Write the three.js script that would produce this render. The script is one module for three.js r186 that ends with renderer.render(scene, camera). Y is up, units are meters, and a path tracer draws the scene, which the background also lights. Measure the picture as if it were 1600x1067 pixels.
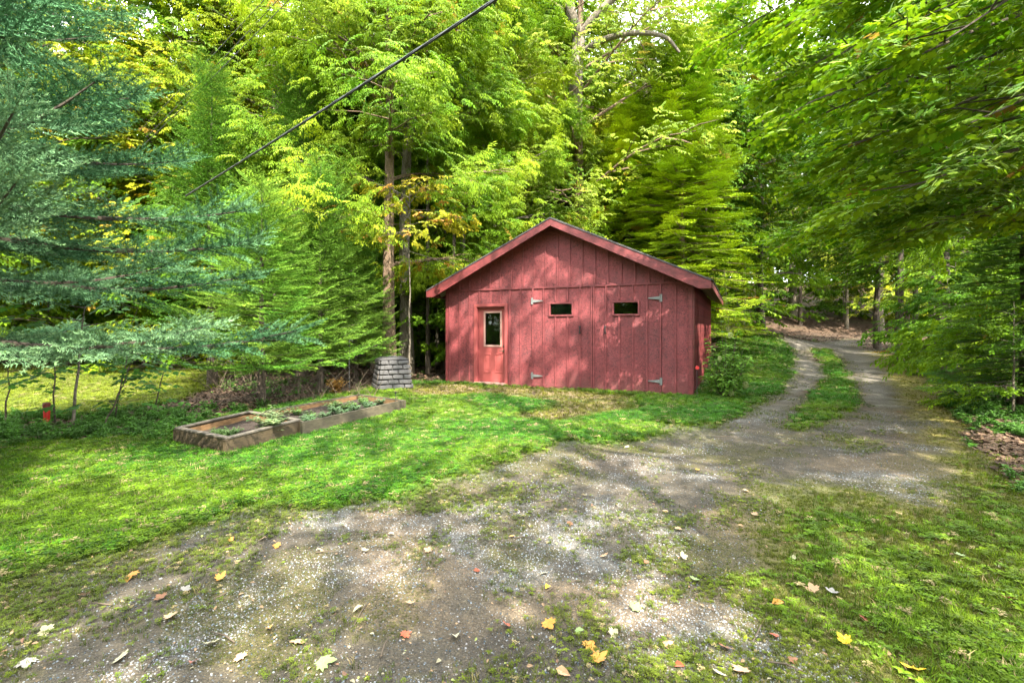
import * as THREE from 'three';
import { mergeGeometries } from 'three/addons/utils/BufferGeometryUtils.js';
import { RoundedBoxGeometry } from 'three/addons/geometries/RoundedBoxGeometry.js';

// ------------------------------------------------------------------ camera, sky, sun, exposure
const scene = new THREE.Scene();
const W = 1600, H = 1067, F = 755, HOR = 512, EYE = 1.55;
const camera = new THREE.PerspectiveCamera(2 * Math.atan(H / 2 / F) * 180 / Math.PI, W / H, 0.05, 400);
camera.position.set(0, EYE, 0);
camera.lookAt(0, EYE, -10);
camera.setViewOffset(W, H, 0, H / 2 - HOR, W, H);          // level camera, lens shifted a little downwards
scene.add(camera);

const SUN_DIR = new THREE.Vector3(0.17, 0.78, 0.64).normalize();
const SKY_GAIN = 2.0;
function skyTexture() {
  const w = 256, h = 128, a = new Float32Array(w * h * 4);
  for (let j = 0; j < h; j++) for (let i = 0; i < w; i++) {
    const el = ((j + 0.5) / h - 0.5) * Math.PI, az = (i + 0.5) / w * Math.PI * 2;
    const y = Math.sin(el), k = (j * w + i) * 4;
    const up = Math.max(0, y);
    const cl = 0.5 + 0.5 * Math.sin(az * 3 + 4 * Math.sin(el * 5)) * Math.sin(az * 5 - el * 9 + 1.3);
    const c = 0.45 + 0.5 * cl * (1 - up * 0.5);             // thin bright cloud over blue
    const t = Math.pow(1 - up, 2.2) * 0.7 + 0.15;
    const blue = [0.50 + 0.46 * t, 0.66 + 0.32 * t, 0.98];
    for (let n = 0; n < 3; n++) a[k + n] = SKY_GAIN * (y < -0.02 ? 0.10 : blue[n] * (1 - c) + [1.06, 1.04, 0.98][n] * c);
    a[k + 3] = 1;
  }
  const t = new THREE.DataTexture(a, w, h, THREE.RGBAFormat, THREE.FloatType);
  t.mapping = THREE.EquirectangularReflectionMapping; t.magFilter = t.minFilter = THREE.LinearFilter;
  t.wrapS = THREE.RepeatWrapping; t.needsUpdate = true;
  return t;
}
scene.background = skyTexture();
scene.environment = scene.background;
const sun = new THREE.DirectionalLight(new THREE.Color(1.0, 0.93, 0.8), 5);
sun.position.copy(SUN_DIR).multiplyScalar(60); sun.name = 'sun';
sun.castShadow = true; sun.shadow.mapSize.set(4096, 4096); sun.shadow.radius = 0.6;
Object.assign(sun.shadow.camera, { left: -45, right: 45, top: 45, bottom: -45, near: 1, far: 160 });
scene.add(sun, sun.target);
const renderer = new THREE.WebGLRenderer({ antialias: true });
renderer.setSize(1024, 682); renderer.shadowMap.enabled = true;
renderer.toneMapping = THREE.LinearToneMapping;
renderer.toneMappingExposure = 4.9;

// ------------------------------------------------------------------ small helpers
function mulberry(s) { return () => { s |= 0; s = s + 0x6D2B79F5 | 0; let t = Math.imul(s ^ s >>> 15, 1 | s); t = t + Math.imul(t ^ t >>> 7, 61 | t) ^ t; return ((t ^ t >>> 14) >>> 0) / 4294967296; }; }
const lerp = (a, b, t) => a + (b - a) * t, clamp = (x, a = 0, b = 1) => Math.min(b, Math.max(a, x));
const sst = (a, b, x) => { const t = clamp((x - a) / (b - a)); return t * t * (3 - 2 * t); };
const gauss = (r) => (r() + r() + r() + r() - 2) * 0.87;
function hash(i, j) { let h = Math.imul(i, 374761393) + Math.imul(j, 668265263) | 0; h = Math.imul(h ^ h >>> 13, 1274126177); return ((h ^ h >>> 16) >>> 0) / 4294967296; }
function vnoise(x, y) { const i = Math.floor(x), j = Math.floor(y), u = x - i, v = y - j, a = u * u * (3 - 2 * u), b = v * v * (3 - 2 * v); return lerp(lerp(hash(i, j), hash(i + 1, j), a), lerp(hash(i, j + 1), hash(i + 1, j + 1), a), b); }
function fbm(x, y, o = 4) { let s = 0, w = 0.5, n = 0; for (let k = 0; k < o; k++) { s += w * vnoise(x, y); n += w; x = x * 2.03 + 17.3; y = y * 2.03 + 9.1; w *= 0.5; } return s / n; }
const used = {};
function numbered(n) { const k = used[n] = (used[n] ?? -1) + 1; return k ? n + '_' + String(k).padStart(3, '0') : n; }
function thing(name, label, category, pos = [0, 0, 0], turn = 0, group) {
  const o = new THREE.Group(); o.name = numbered(name); scene.add(o);
  o.position.set(...pos); o.rotation.y = turn; o.userData = { label, category };
  if (group) o.userData.group = group;
  return o;
}
function tag(o, label, category, group) { o.userData.label = label; o.userData.category = category; if (group) o.userData.group = group; return o; }
function part(name, geo, mat, parent, pos, rot) {
  const m = new THREE.Mesh(geo, mat); m.name = parent === scene ? numbered(name) : name;
  if (pos) m.position.set(...pos);
  if (rot) m.rotation.set(...rot);
  parent.add(m); return m;
}
function bx(w, h, d, r = 0.004) {                           // a slightly rounded box with uv in metres, centred
  const g = r > 0 ? new RoundedBoxGeometry(w, h, d, 1, Math.min(r, w / 2.1, h / 2.1, d / 2.1)) : new THREE.BoxGeometry(w, h, d);
  return boxUV(g);
}
function boxUV(g, ox = 0, oy = 0) {
  const p = g.attributes.position, n = g.attributes.normal, uv = new Float32Array(p.count * 2);
  for (let i = 0; i < p.count; i++) {
    const ax = Math.abs(n.getX(i)), ay = Math.abs(n.getY(i)), az = Math.abs(n.getZ(i));
    const x = p.getX(i) + ox, y = p.getY(i) + oy, z = p.getZ(i);
    if (az >= ax && az >= ay) { uv[2 * i] = x; uv[2 * i + 1] = y; } else if (ax >= ay) { uv[2 * i] = z; uv[2 * i + 1] = y; } else { uv[2 * i] = x; uv[2 * i + 1] = z; }
  }
  g.setAttribute('uv', new THREE.BufferAttribute(uv, 2)); return g;
}
const moved = (g, x, y, z) => { g.translate(x, y, z); return g; };
function merged(list) { return mergeGeometries(list.map((g) => { const o = g.index ? g.toNonIndexed() : g; for (const k of Object.keys(o.attributes)) if (!['position', 'normal', 'uv', 'color'].includes(k)) o.deleteAttribute(k); return o; })); }
class Tri {                                                  // collects loose triangles
  constructor() { this.p = []; this.c = []; }
  tri(a, b, c, col) { this.p.push(...a, ...b, ...c); if (col) for (let k = 0; k < 3; k++) this.c.push(...col); return this; }
  quad(a, b, c, d, col) { return this.tri(a, b, c, col).tri(a, c, d, col); }
  geo() {
    const g = new THREE.BufferGeometry(); g.setAttribute('position', new THREE.Float32BufferAttribute(this.p, 3));
    if (this.c.length) g.setAttribute('color', new THREE.Float32BufferAttribute(this.c, 3));
    g.computeVertexNormals(); return g;
  }
}
const _v = (x, y, z) => new THREE.Vector3(x, y, z);
function tube(pts, rad, sides = 7, cap = true) {             // tapered tube through points, uv in metres
  const n = pts.length, pos = [], uv = [], idx = []; let along = 0;
  const T = new THREE.Vector3(), N = _v(0, 0, 0), B = _v(0, 0, 0), q = _v(0.31, 0.2, 0.93);
  for (let i = 0; i < n; i++) {
    T.copy(pts[Math.min(i + 1, n - 1)]).sub(pts[Math.max(i - 1, 0)]).normalize();
    if (i) along += pts[i].distanceTo(pts[i - 1]); else { if (Math.abs(T.dot(q)) > 0.9) q.set(1, 0, 0); N.crossVectors(T, q).normalize(); }
    N.addScaledVector(T, -N.dot(T)).normalize(); B.crossVectors(T, N);
    for (let k = 0; k <= sides; k++) {
      const a = k / sides * Math.PI * 2, c = Math.cos(a) * rad[i], s = Math.sin(a) * rad[i];
      pos.push(pts[i].x + N.x * c + B.x * s, pts[i].y + N.y * c + B.y * s, pts[i].z + N.z * c + B.z * s);
      uv.push(k / sides * Math.max(0.25, 6.28 * rad[0]), along);
    }
  }
  for (let i = 0; i < n - 1; i++) for (let k = 0; k < sides; k++) { const a = i * (sides + 1) + k, b = a + sides + 1; idx.push(a, a + 1, b, b, a + 1, b + 1); }
  if (cap) for (const [row, flip] of [[0, true], [n - 1, false]]) {
    const c = pos.length / 3; pos.push(pts[row].x, pts[row].y, pts[row].z); uv.push(0, 0);
    for (let k = 0; k < sides; k++) { const a = row * (sides + 1) + k; flip ? idx.push(c, a + 1, a) : idx.push(c, a, a + 1); }
  }
  const g = new THREE.BufferGeometry();
  g.setAttribute('position', new THREE.Float32BufferAttribute(pos, 3)); g.setAttribute('uv', new THREE.Float32BufferAttribute(uv, 2)); g.setIndex(idx);
  g.computeVertexNormals(); return g;
}

const ORD = 'first second third fourth fifth sixth seventh eighth ninth tenth eleventh twelfth thirteenth fourteenth fifteenth sixteenth seventeenth eighteenth nineteenth twentieth twenty-first twenty-second twenty-third'.split(' ');

// ------------------------------------------------------------------ terrain (x to the right, d away from the camera)
function terrain(x, d) {
  let h = 0.0;
  h += 0.045 * Math.max(0, d - 10.5) * sst(10, 16, d) * sst(2, 9, x);
  h += 0.22 * Math.max(0, d - 31) * sst(30, 36, d) * sst(-2, 10, x) * (1 - sst(50, 70, d));
  const ux = (x - 11.2) * 0.8 - (d - 22) * 0.6, uy = (x - 11.2) * 0.6 + (d - 22) * 0.8;
  h += 0.8 * Math.exp(-(ux * ux) / 5.5 - (uy * uy) / 24) * sst(12, 17, d);
  h += 0.1 * sst(7, 14, x - 0.35 * Math.max(0, d - 6)) * sst(2, 5, d);
  h -= 0.06 * sst(-5, -9, x);
  return h;
}
const micro = (x, d) => (fbm(x * 1.7, d * 1.7, 3) - 0.5) * 0.035 + (fbm(x * 7 + 50, d * 7, 2) - 0.5) * 0.012;
const ground = (x, d) => terrain(x, d) + micro(x, d);
function G(px, py) {                                         // pixel of the photograph -> [x, d] where it meets the ground
  const dx = (px - 800) / F, dy = (HOR - py) / F; let t = 0.8;
  for (let k = 0; k < 4000; k++) { const s = 0.01 + t * 0.004; if (EYE + dy * (t + s) < terrain(dx * (t + s), t + s)) break; t += s; if (t > 60) break; }
  return [dx * t, t];
}
const at = (px, py, d) => _v((px - 800) / F * d, EYE + (HOR - py) / F * d, -d);
const onGround = (px, d) => { const x = (px - 800) / F * d; return [x, terrain(x, d), -d]; };
function poly(list) { return list.map(([a, b]) => G(a, b)); }
function sd(P, x, y) {                                       // signed distance to a polygon, inside positive
  let m = 1e9, inside = false;
  for (let i = 0, j = P.length - 1; i < P.length; j = i++) {
    const ex = P[j][0] - P[i][0], ey = P[j][1] - P[i][1], wx = x - P[i][0], wy = y - P[i][1];
    const t = clamp((wx * ex + wy * ey) / (ex * ex + ey * ey + 1e-9)), bx_ = wx - ex * t, by_ = wy - ey * t;
    m = Math.min(m, bx_ * bx_ + by_ * by_);
    if ((P[i][1] > y) !== (P[j][1] > y) && x < (P[j][0] - P[i][0]) * (y - P[i][1]) / (P[j][1] - P[i][1]) + P[i][0]) inside = !inside;
  }
  return (inside ? 1 : -1) * Math.sqrt(m);
}

// ------------------------------------------------------------------ textures
function dataTex(n, fill, srgb = true, m = n) {
  const a = new Uint8Array(n * m * 4); fill(a, n, m);
  const t = new THREE.DataTexture(a, n, m); t.wrapS = t.wrapT = THREE.RepeatWrapping;
  t.magFilter = THREE.LinearFilter; t.minFilter = THREE.LinearMipmapLinearFilter; t.generateMipmaps = true;
  if (srgb) t.colorSpace = THREE.SRGBColorSpace; t.needsUpdate = true; return t;
}
const enc = (v) => { v = clamp(v); return Math.round(255 * (v <= 0.0031308 ? 12.92 * v : 1.055 * Math.pow(v, 1 / 2.4) - 0.055)); };
function wrapNoise(n, cells, seed) {                          // tileable value noise sampler in 0..1 coordinates
  const r = mulberry(seed), g = new Float32Array(cells * cells); for (let i = 0; i < g.length; i++) g[i] = r();
  return (u, v) => { const x = u * cells, y = v * cells, i = Math.floor(x), j = Math.floor(y), a = x - i, b = y - j, s = a * a * (3 - 2 * a), t = b * b * (3 - 2 * b), q = (p, o) => g[((o % cells + cells) % cells) * cells + ((p % cells + cells) % cells)]; return lerp(lerp(q(i, j), q(i + 1, j), s), lerp(q(i, j + 1), q(i + 1, j + 1), s), t); };
}
function scaledTex(t, s) { const c = t.clone(); c.repeat.set(s, s); c.needsUpdate = true; return c; }
// fine gravel: thousands of small stones over dark fines
const gravelColor = new Float32Array(1024 * 1024 * 3), gravelHeight = new Float32Array(1024 * 1024);
{
  const r = mulberry(11), n = 1024, nz = wrapNoise(n, 256, 4), nb = wrapNoise(n, 64, 5);
  for (let j = 0; j < n; j++) for (let i = 0; i < n; i++) { const v = 0.34 + 0.36 * nz(i / n, j / n) * (0.6 + 0.6 * nb(i / n, j / n)); const k = j * n + i; gravelColor.fill(v, 3 * k, 3 * k + 3); gravelHeight[k] = 0.2 * nz(i / n, j / n); }
  for (let s = 0; s < 26000; s++) {
    const cx = r() * n, cy = r() * n, R = 1.3 + 5.5 * Math.pow(r(), 3.2), e = 0.65 + 0.35 * r(), a = r() * 3.14, ca = Math.cos(a), sa = Math.sin(a);
    const tone = 0.4 + 0.75 * Math.pow(r(), 1.3), hue = (r() - 0.5) * 0.12;
    const m = Math.ceil(R);
    for (let y = -m; y <= m; y++) for (let x = -m; x <= m; x++) {
      const u = (x * ca + y * sa) / R, v = (-x * sa + y * ca) / (R * e), q = u * u + v * v; if (q > 1) continue;
      const k = ((Math.floor(cy + y) + n) % n) * n + (Math.floor(cx + x) + n) % n;
      gravelColor[3 * k] = tone * (1 + hue); gravelColor[3 * k + 1] = tone; gravelColor[3 * k + 2] = tone * (1 - hue);
      gravelHeight[k] = 0.25 + 0.75 * Math.sqrt(1 - q) * R / 7;
    }
  }
}
const gravelMap = dataTex(1024, (a, n) => { for (let k = 0; k < n * n; k++) { for (let c = 0; c < 3; c++) a[4 * k + c] = enc(gravelColor[3 * k + c] * 0.9); a[4 * k + 3] = 255; } });
const gravelBump = dataTex(1024, (a, n) => { for (let k = 0; k < n * n; k++) { const v = Math.round(255 * clamp(gravelHeight[k])); a[4 * k] = a[4 * k + 1] = a[4 * k + 2] = v; a[4 * k + 3] = 255; } }, false);
// earth with thatch: short fibres in every direction
const soilField = new Float32Array(1024 * 1024);
{
  const r = mulberry(21), n = 1024, nz = wrapNoise(n, 128, 6), nb = wrapNoise(n, 40, 7);
  for (let j = 0; j < n; j++) for (let i = 0; i < n; i++) soilField[j * n + i] = 0.4 + 0.3 * nz(i / n, j / n) + 0.25 * nb(i / n, j / n);
  for (let s = 0; s < 16000; s++) { let x = r() * n, y = r() * n, a = r() * 6.28; const t = 0.4 + 0.8 * r(), L = 6 + 16 * r(); for (let k = 0; k < L; k++) { x += Math.cos(a); y += Math.sin(a); a += (r() - 0.5) * 0.2; soilField[((Math.floor(y) % n + n) % n) * n + (Math.floor(x) % n + n) % n] = t; } }
}
const soilMap = dataTex(1024, (a, n) => { for (let k = 0; k < n * n; k++) { const v = enc(soilField[k]); a[4 * k] = a[4 * k + 1] = a[4 * k + 2] = v; a[4 * k + 3] = 255; } });
const soilBump = dataTex(1024, (a, n) => { for (let k = 0; k < n * n; k++) { const v = Math.round(255 * clamp(soilField[k])); a[4 * k] = a[4 * k + 1] = a[4 * k + 2] = v; a[4 * k + 3] = 255; } }, false);
// painted strand board: flakes under red stain, pitted where the flakes lift
const osb = { c: new Float32Array(1024 * 1024 * 3), h: new Float32Array(1024 * 1024) };
{
  const r = mulberry(31), n = 1024, nz = wrapNoise(n, 9, 8), nf = wrapNoise(n, 200, 9), ng = wrapNoise(n, 34, 10);
  for (let j = 0; j < n; j++) for (let i = 0; i < n; i++) { const k = j * n + i, w = 0.80 + 0.24 * nz(i / n, j / n) + 0.10 * (ng(i / n, j / n) - 0.5) + 0.1 * (nf(i / n, j / n) - 0.5); osb.c[3 * k] = w; osb.c[3 * k + 1] = w; osb.c[3 * k + 2] = w; osb.h[k] = 0.5; }
  for (let s = 0; s < 3600; s++) {                            // flakes
    const cx = r() * n, cy = r() * n, L = 18 + 44 * r(), B = 7 + 15 * r(), a = r() * 3.14, ca = Math.cos(a), sa = Math.sin(a), f = 0.66 + 0.66 * r(), hh = 0.35 + 0.4 * r(), pale = r() < 0.35 ? 0.22 * r() : 0;
    const m = Math.ceil(L);
    for (let y = -m; y <= m; y++) for (let x = -m; x <= m; x++) {
      const u = Math.abs(x * ca + y * sa), v = Math.abs(-x * sa + y * ca); if (u > L / 2 || v > B / 2 * (1 - 0.3 * u / L)) continue;
      const k = ((Math.floor(cy + y) + n) % n) * n + (Math.floor(cx + x) + n) % n;
      for (let c = 0; c < 3; c++) osb.c[3 * k + c] = lerp(osb.c[3 * k + c], osb.c[3 * k + c] * f + pale * (c ? 1.2 : 0.5), 0.55);
      osb.h[k] = lerp(osb.h[k], hh, 0.6);
    }
  }
  for (let s = 0; s < 4200; s++) {                            // dark lifted edges and pits
    let x = r() * n, y = r() * n; const a = r() * 3.14, L = 6 + 34 * r() * r(), t = 0.3 + 0.4 * r(), wd = 2 + Math.floor(r() * 6);
    for (let k = 0; k < L; k++) { x += Math.cos(a); y += Math.sin(a); for (let q = 0; q < wd; q++) { const m = ((Math.floor(y + q) + n) % n) * n + (Math.floor(x) + n) % n; for (let c = 0; c < 3; c++) osb.c[3 * m + c] *= t; osb.h[m] = 0.05; } }
  }
}
const osbMap = dataTex(1024, (a, n) => { for (let k = 0; k < n * n; k++) { for (let c = 0; c < 3; c++) a[4 * k + c] = enc(osb.c[3 * k + c] * 0.8); a[4 * k + 3] = 255; } });
const osbBump = dataTex(1024, (a, n) => { for (let k = 0; k < n * n; k++) { const v = Math.round(255 * clamp(osb.h[k])); a[4 * k] = a[4 * k + 1] = a[4 * k + 2] = v; a[4 * k + 3] = 255; } }, false);
// the front wall's own weathering over the strand board: faded areas, rain streaks, mud splashed along the base
const wallMap = dataTex(2048, (a, n, m) => {
  const WX = 6.7, WY = 4.4, T = 1.35;
  for (let j = 0; j < m; j++) for (let i = 0; i < n; i++) {
    const x = i / n * WX, y = j / m * WY, ti = Math.floor(x / T * 1024) & 1023, tj = Math.floor(y / T * 1024) & 1023, k = 3 * (tj * 1024 + ti);
    const fade = 0.66 + 0.72 * fbm(x * 1.1 + 3, y * 0.8, 5), streak = 1 - 0.22 * sst(0.55, 0.8, fbm(x * 9, y * 0.5 + 20, 3)), sheet = 0.95 + 0.1 * hash(Math.floor(x / 1.285), y > 2.575 ? 7 : 3);
    const pinkish = 0.10 * sst(0.5, 0.72, fbm(x * 2.3 + 40, y * 2.3, 4)), mud = sst(0.5, 0.0, y - 0.22 * (fbm(x * 3.5, 5, 3) - 0.5)) * (0.45 + 0.5 * fbm(x * 6, y * 9, 3));
    const o = 4 * (j * n + i), f = 0.8 * fade * streak * sheet;
    a[o] = enc(lerp(osb.c[k] * f, 0.52, mud * 0.7)); a[o + 1] = enc(lerp(osb.c[k + 1] * f + pinkish, 1.0, mud * 0.6)); a[o + 2] = enc(lerp(osb.c[k + 2] * f + pinkish, 0.75, mud * 0.45)); a[o + 3] = 255;
  }
}, true, 1024);
wallMap.repeat.set(1 / 6.7, 1 / 4.4);
// weathered board grain, running along u
const grain = new Float32Array(512 * 512);
{ const n = 512, a1 = wrapNoise(n, 64, 12), a2 = wrapNoise(n, 16, 13), a3 = wrapNoise(n, 128, 14);
  for (let j = 0; j < n; j++) for (let i = 0; i < n; i++) { const u = i / n, v = j / n, wv = a2(u, v) * 0.06; grain[j * n + i] = 0.55 + 0.35 * a1(Math.floor(u * 8) / 8 * 0 + u * 0.125, v + wv) + 0.25 * (a3(u * 0.25, v * 1) - 0.5) + 0.35 * (a2(u, v) - 0.5); } }
const grainMap = dataTex(512, (a, n) => { for (let k = 0; k < n * n; k++) { const v = enc(grain[k]); a[4 * k] = a[4 * k + 1] = a[4 * k + 2] = v; a[4 * k + 3] = 255; } });
const grainBump = dataTex(512, (a, n) => { for (let k = 0; k < n * n; k++) { const v = Math.round(255 * clamp(grain[k])); a[4 * k] = a[4 * k + 1] = a[4 * k + 2] = v; a[4 * k + 3] = 255; } }, false);
// bark: vertical ridges
const bark = new Float32Array(512 * 512);
{ const n = 512, a1 = wrapNoise(n, 48, 15), a2 = wrapNoise(n, 12, 16), a3 = wrapNoise(n, 160, 17);
  for (let j = 0; j < n; j++) for (let i = 0; i < n; i++) { const u = i / n, v = j / n; const rid = a1(u + 0.05 * a2(u, v), Math.floor(v * 4) * 0 + v * 0.25); bark[j * n + i] = clamp(0.25 + 0.75 * Math.pow(rid, 0.8) * (0.7 + 0.6 * a2(u, v)) + 0.25 * (a3(u, v) - 0.5)); } }
const barkMap = dataTex(512, (a, n) => { for (let k = 0; k < n * n; k++) { const v = enc(bark[k]); a[4 * k] = v; a[4 * k + 1] = v; a[4 * k + 2] = v; a[4 * k + 3] = 255; } });
const barkBump = dataTex(512, (a, n) => { for (let k = 0; k < n * n; k++) { const v = Math.round(255 * bark[k]); a[4 * k] = a[4 * k + 1] = a[4 * k + 2] = v; a[4 * k + 3] = 255; } }, false);

// ------------------------------------------------------------------ materials (colours are linear base colours)
const lin = (r, g, b) => new THREE.Color().setRGB(r, g, b);
const std = (c, o = {}) => new THREE.MeshStandardMaterial({ color: lin(...c), roughness: 0.85, ...o });
const M = {
  drive: std([1, 1, 1], { vertexColors: true, map: scaledTex(gravelMap, 1 / 1.6), bumpMap: scaledTex(gravelBump, 1 / 1.6), bumpScale: 0.012, roughness: 0.95 }),
  lawn: std([1, 1, 1], { vertexColors: true, map: scaledTex(soilMap, 1 / 1.3), bumpMap: scaledTex(soilBump, 1 / 1.3), bumpScale: 0.015, roughness: 1 }),
  floor: std([1, 1, 1], { vertexColors: true, map: scaledTex(soilMap, 1 / 2.1), bumpMap: scaledTex(soilBump, 1 / 2.1), bumpScale: 0.03, roughness: 1 }),
  siding: std([0.225, 0.040, 0.044], { map: wallMap, bumpMap: scaledTex(osbBump, 1 / 1.35), bumpScale: 0.003, roughness: 0.72 }),
  batten: std([0.20, 0.038, 0.041], { map: scaledTex(grainMap, 1.3), bumpMap: scaledTex(grainBump, 1.3), bumpScale: 0.001, roughness: 0.7 }),
  trim: std([0.175, 0.03, 0.032], { map: scaledTex(grainMap, 1.1), bumpMap: scaledTex(grainBump, 1.1), bumpScale: 0.0012, roughness: 0.6 }),
  plainWall: std([0.2, 0.04, 0.043], { map: scaledTex(osbMap, 1 / 1.35), roughness: 0.8 }),
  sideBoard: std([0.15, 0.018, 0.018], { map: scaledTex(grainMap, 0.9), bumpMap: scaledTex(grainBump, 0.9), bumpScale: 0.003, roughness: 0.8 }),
  doorPaint: std([0.27, 0.058, 0.054], { roughness: 0.5 }),
  doorTrim: std([0.25, 0.052, 0.05], { roughness: 0.6 }),
  sash: std([0.34, 0.19, 0.16], { roughness: 0.6 }),
  soffit: std([0.42, 0.33, 0.28], { map: scaledTex(grainMap, 1), roughness: 0.9 }),
  shingle: std([0.055, 0.05, 0.05], { roughness: 0.95 }),
  galv: std([0.17, 0.18, 0.175], { metalness: 0.3, roughness: 0.6 }),
  blackMetal: std([0.008, 0.008, 0.009], { roughness: 0.6 }),
  brass: std([0.12, 0.1, 0.07], { metalness: 0.8, roughness: 0.4 }),
  glass: new THREE.MeshPhysicalMaterial({ color: lin(0.75, 0.85, 0.82), roughness: 0.03, transmission: 1, thickness: 0, ior: 1.5 }),
  dark: std([0.025, 0.024, 0.022]),
  concrete: std([0.3, 0.28, 0.25], { roughness: 0.95 }),
  boardBrown: std([0.068, 0.046, 0.020], { map: scaledTex(grainMap, 1.2), bumpMap: scaledTex(grainBump, 1.2), bumpScale: 0.002, roughness: 0.9 }),
  boardGrey: std([0.10, 0.082, 0.048], { map: scaledTex(grainMap, 1.1), bumpMap: scaledTex(grainBump, 1.1), bumpScale: 0.002, roughness: 0.9 }),
  boardCap: std([0.125, 0.105, 0.08], { map: scaledTex(grainMap, 1.4), bumpMap: scaledTex(grainBump, 1.4), bumpScale: 0.002, roughness: 0.9 }),
  boardInner: std([0.21, 0.115, 0.045], { map: scaledTex(grainMap, 1.2), bumpMap: scaledTex(grainBump, 1.2), bumpScale: 0.002, roughness: 0.9 }),
  bedSoil: std([0.08, 0.05, 0.034], { map: scaledTex(gravelMap, 1 / 0.8), bumpMap: scaledTex(gravelBump, 1 / 0.8), bumpScale: 0.02, roughness: 1 }),
  compost: std([0.09, 0.086, 0.085], { roughness: 0.6, map: scaledTex(soilMap, 1.4), bumpMap: scaledTex(soilBump, 3), bumpScale: 0.006 }),
  redPlastic: std([0.55, 0.02, 0.015], { roughness: 0.45 }),
  darkRed: std([0.16, 0.02, 0.015], { roughness: 0.6 }),
  cable: std([0.02, 0.021, 0.022], { roughness: 0.55 }),
  wire: std([0.05, 0.05, 0.05], { roughness: 0.6 }),
  barkGrey: std([0.24, 0.20, 0.15], { map: scaledTex(barkMap, 1.5), bumpMap: scaledTex(barkBump, 1.5), bumpScale: 0.02, roughness: 0.95 }),
  barkBrown: std([0.24, 0.16, 0.10], { map: scaledTex(barkMap, 1.8), bumpMap: scaledTex(barkBump, 1.8), bumpScale: 0.02, roughness: 0.95 }),
  barkDark: std([0.12, 0.09, 0.065], { map: scaledTex(barkMap, 2), bumpMap: scaledTex(barkBump, 2), bumpScale: 0.015, roughness: 0.95 }),
  barkSpruce: std([0.075, 0.055, 0.04], { map: scaledTex(barkMap, 2), roughness: 0.95 }),
  twig: std([0.075, 0.055, 0.036], { roughness: 0.95 }),
  leaf: new THREE.MeshPhysicalMaterial({ specularIntensity: 0.3, color: lin(1, 1, 1), roughness: 0.92, transmission: 0.5, thickness: 0, ior: 1.35 }),
  leafV: new THREE.MeshPhysicalMaterial({ specularIntensity: 0.3, color: lin(1, 1, 1), vertexColors: true, roughness: 0.92, transmission: 0.5, thickness: 0, ior: 1.35 }),
  needle: new THREE.MeshPhysicalMaterial({ specularIntensity: 0.3, color: lin(1, 1, 1), vertexColors: true, roughness: 0.92, transmission: 0.2, thickness: 0, ior: 1.35 }),
  grass: new THREE.MeshPhysicalMaterial({ specularIntensity: 0.3, color: lin(1, 1, 1), vertexColors: true, roughness: 0.92, transmission: 0.35, thickness: 0, ior: 1.3 }),
  litter: std([1, 1, 1], { roughness: 0.9, side: THREE.DoubleSide }),
  stone: std([1, 1, 1], { roughness: 0.9 }),
};

// footprints of the shed and the two raised beds, [x, d]
const SHED_O = [-1.86, 13.6], SHED_TURN = -25 * Math.PI / 180, SHED_W = 6.53, SHED_D = 8.5;
const shedXY = (s, back) => [SHED_O[0] + 0.906 * s + 0.423 * back, SHED_O[1] - 0.423 * s + 0.906 * back];
const SHED_FOOT = [shedXY(0, 0), shedXY(SHED_W, 0), shedXY(SHED_W, SHED_D), shedXY(0, SHED_D)];
const BED1 = [[-4.46, 6.37], [-3.40, 5.76], [-3.04, 6.95], [-4.16, 7.66]];
const BED2 = [[-3.98, 7.80], [-2.95, 6.83], [-1.98, 8.94], [-3.10, 9.74]];

// ------------------------------------------------------------------ ground: drive, lawn and forest floor share one grid
const DRIVE = poly([[-500, 1000], [-200, 955], [0, 915], [150, 872], [330, 835], [480, 805], [640, 778], [760, 738], [900, 703], [1050, 682], [1130, 657], [1190, 630], [1235, 600], [1247, 570], [1238, 545], [1226, 532], [1215, 528.5], [1335, 528.5], [1350, 545], [1378, 575], [1402, 610], [1418, 650], [1432, 700], [1440, 745], [1400, 772], [1300, 765], [1215, 765], [1185, 800], [1198, 870], [1172, 950], [1205, 1010], [1250, 1067], [1300, 1200], [1500, 1600], [-900, 1600]]);
const STRIP = poly([[1266, 546], [1300, 545], [1326, 575], [1343, 610], [1340, 640], [1310, 660], [1262, 676], [1222, 672], [1238, 650], [1262, 620], [1280, 590], [1280, 565]]);
const LAWN_FRONT = poly([[-700, 740], [-300, 712], [0, 703], [150, 690], [262, 690], [330, 660], [420, 640], [560, 612], [640, 598], [697, 597], [1083, 619], [1112, 588], [1125, 548], [1140, 523], [1180, 524], [1222, 527], [1250, 545], [1250, 600], [1140, 690], [780, 770], [330, 880], [0, 960], [-500, 1100], [-1200, 1100]]);
const LAWN_RIGHT = poly([[1335, 545], [1405, 556], [1478, 610], [1535, 700], [1640, 800], [1850, 950], [2100, 1200], [1250, 1200], [1130, 950], [1140, 735], [1400, 725], [1418, 700], [1400, 640], [1370, 590]]);
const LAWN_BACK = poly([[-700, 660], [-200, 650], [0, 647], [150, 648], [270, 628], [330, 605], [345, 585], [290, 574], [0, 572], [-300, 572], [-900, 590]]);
const DIRT = poly([[640, 606], [700, 600], [800, 606], [1000, 618], [990, 640], [880, 662], [820, 655], [860, 630], [760, 618], [650, 624]]);
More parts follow.
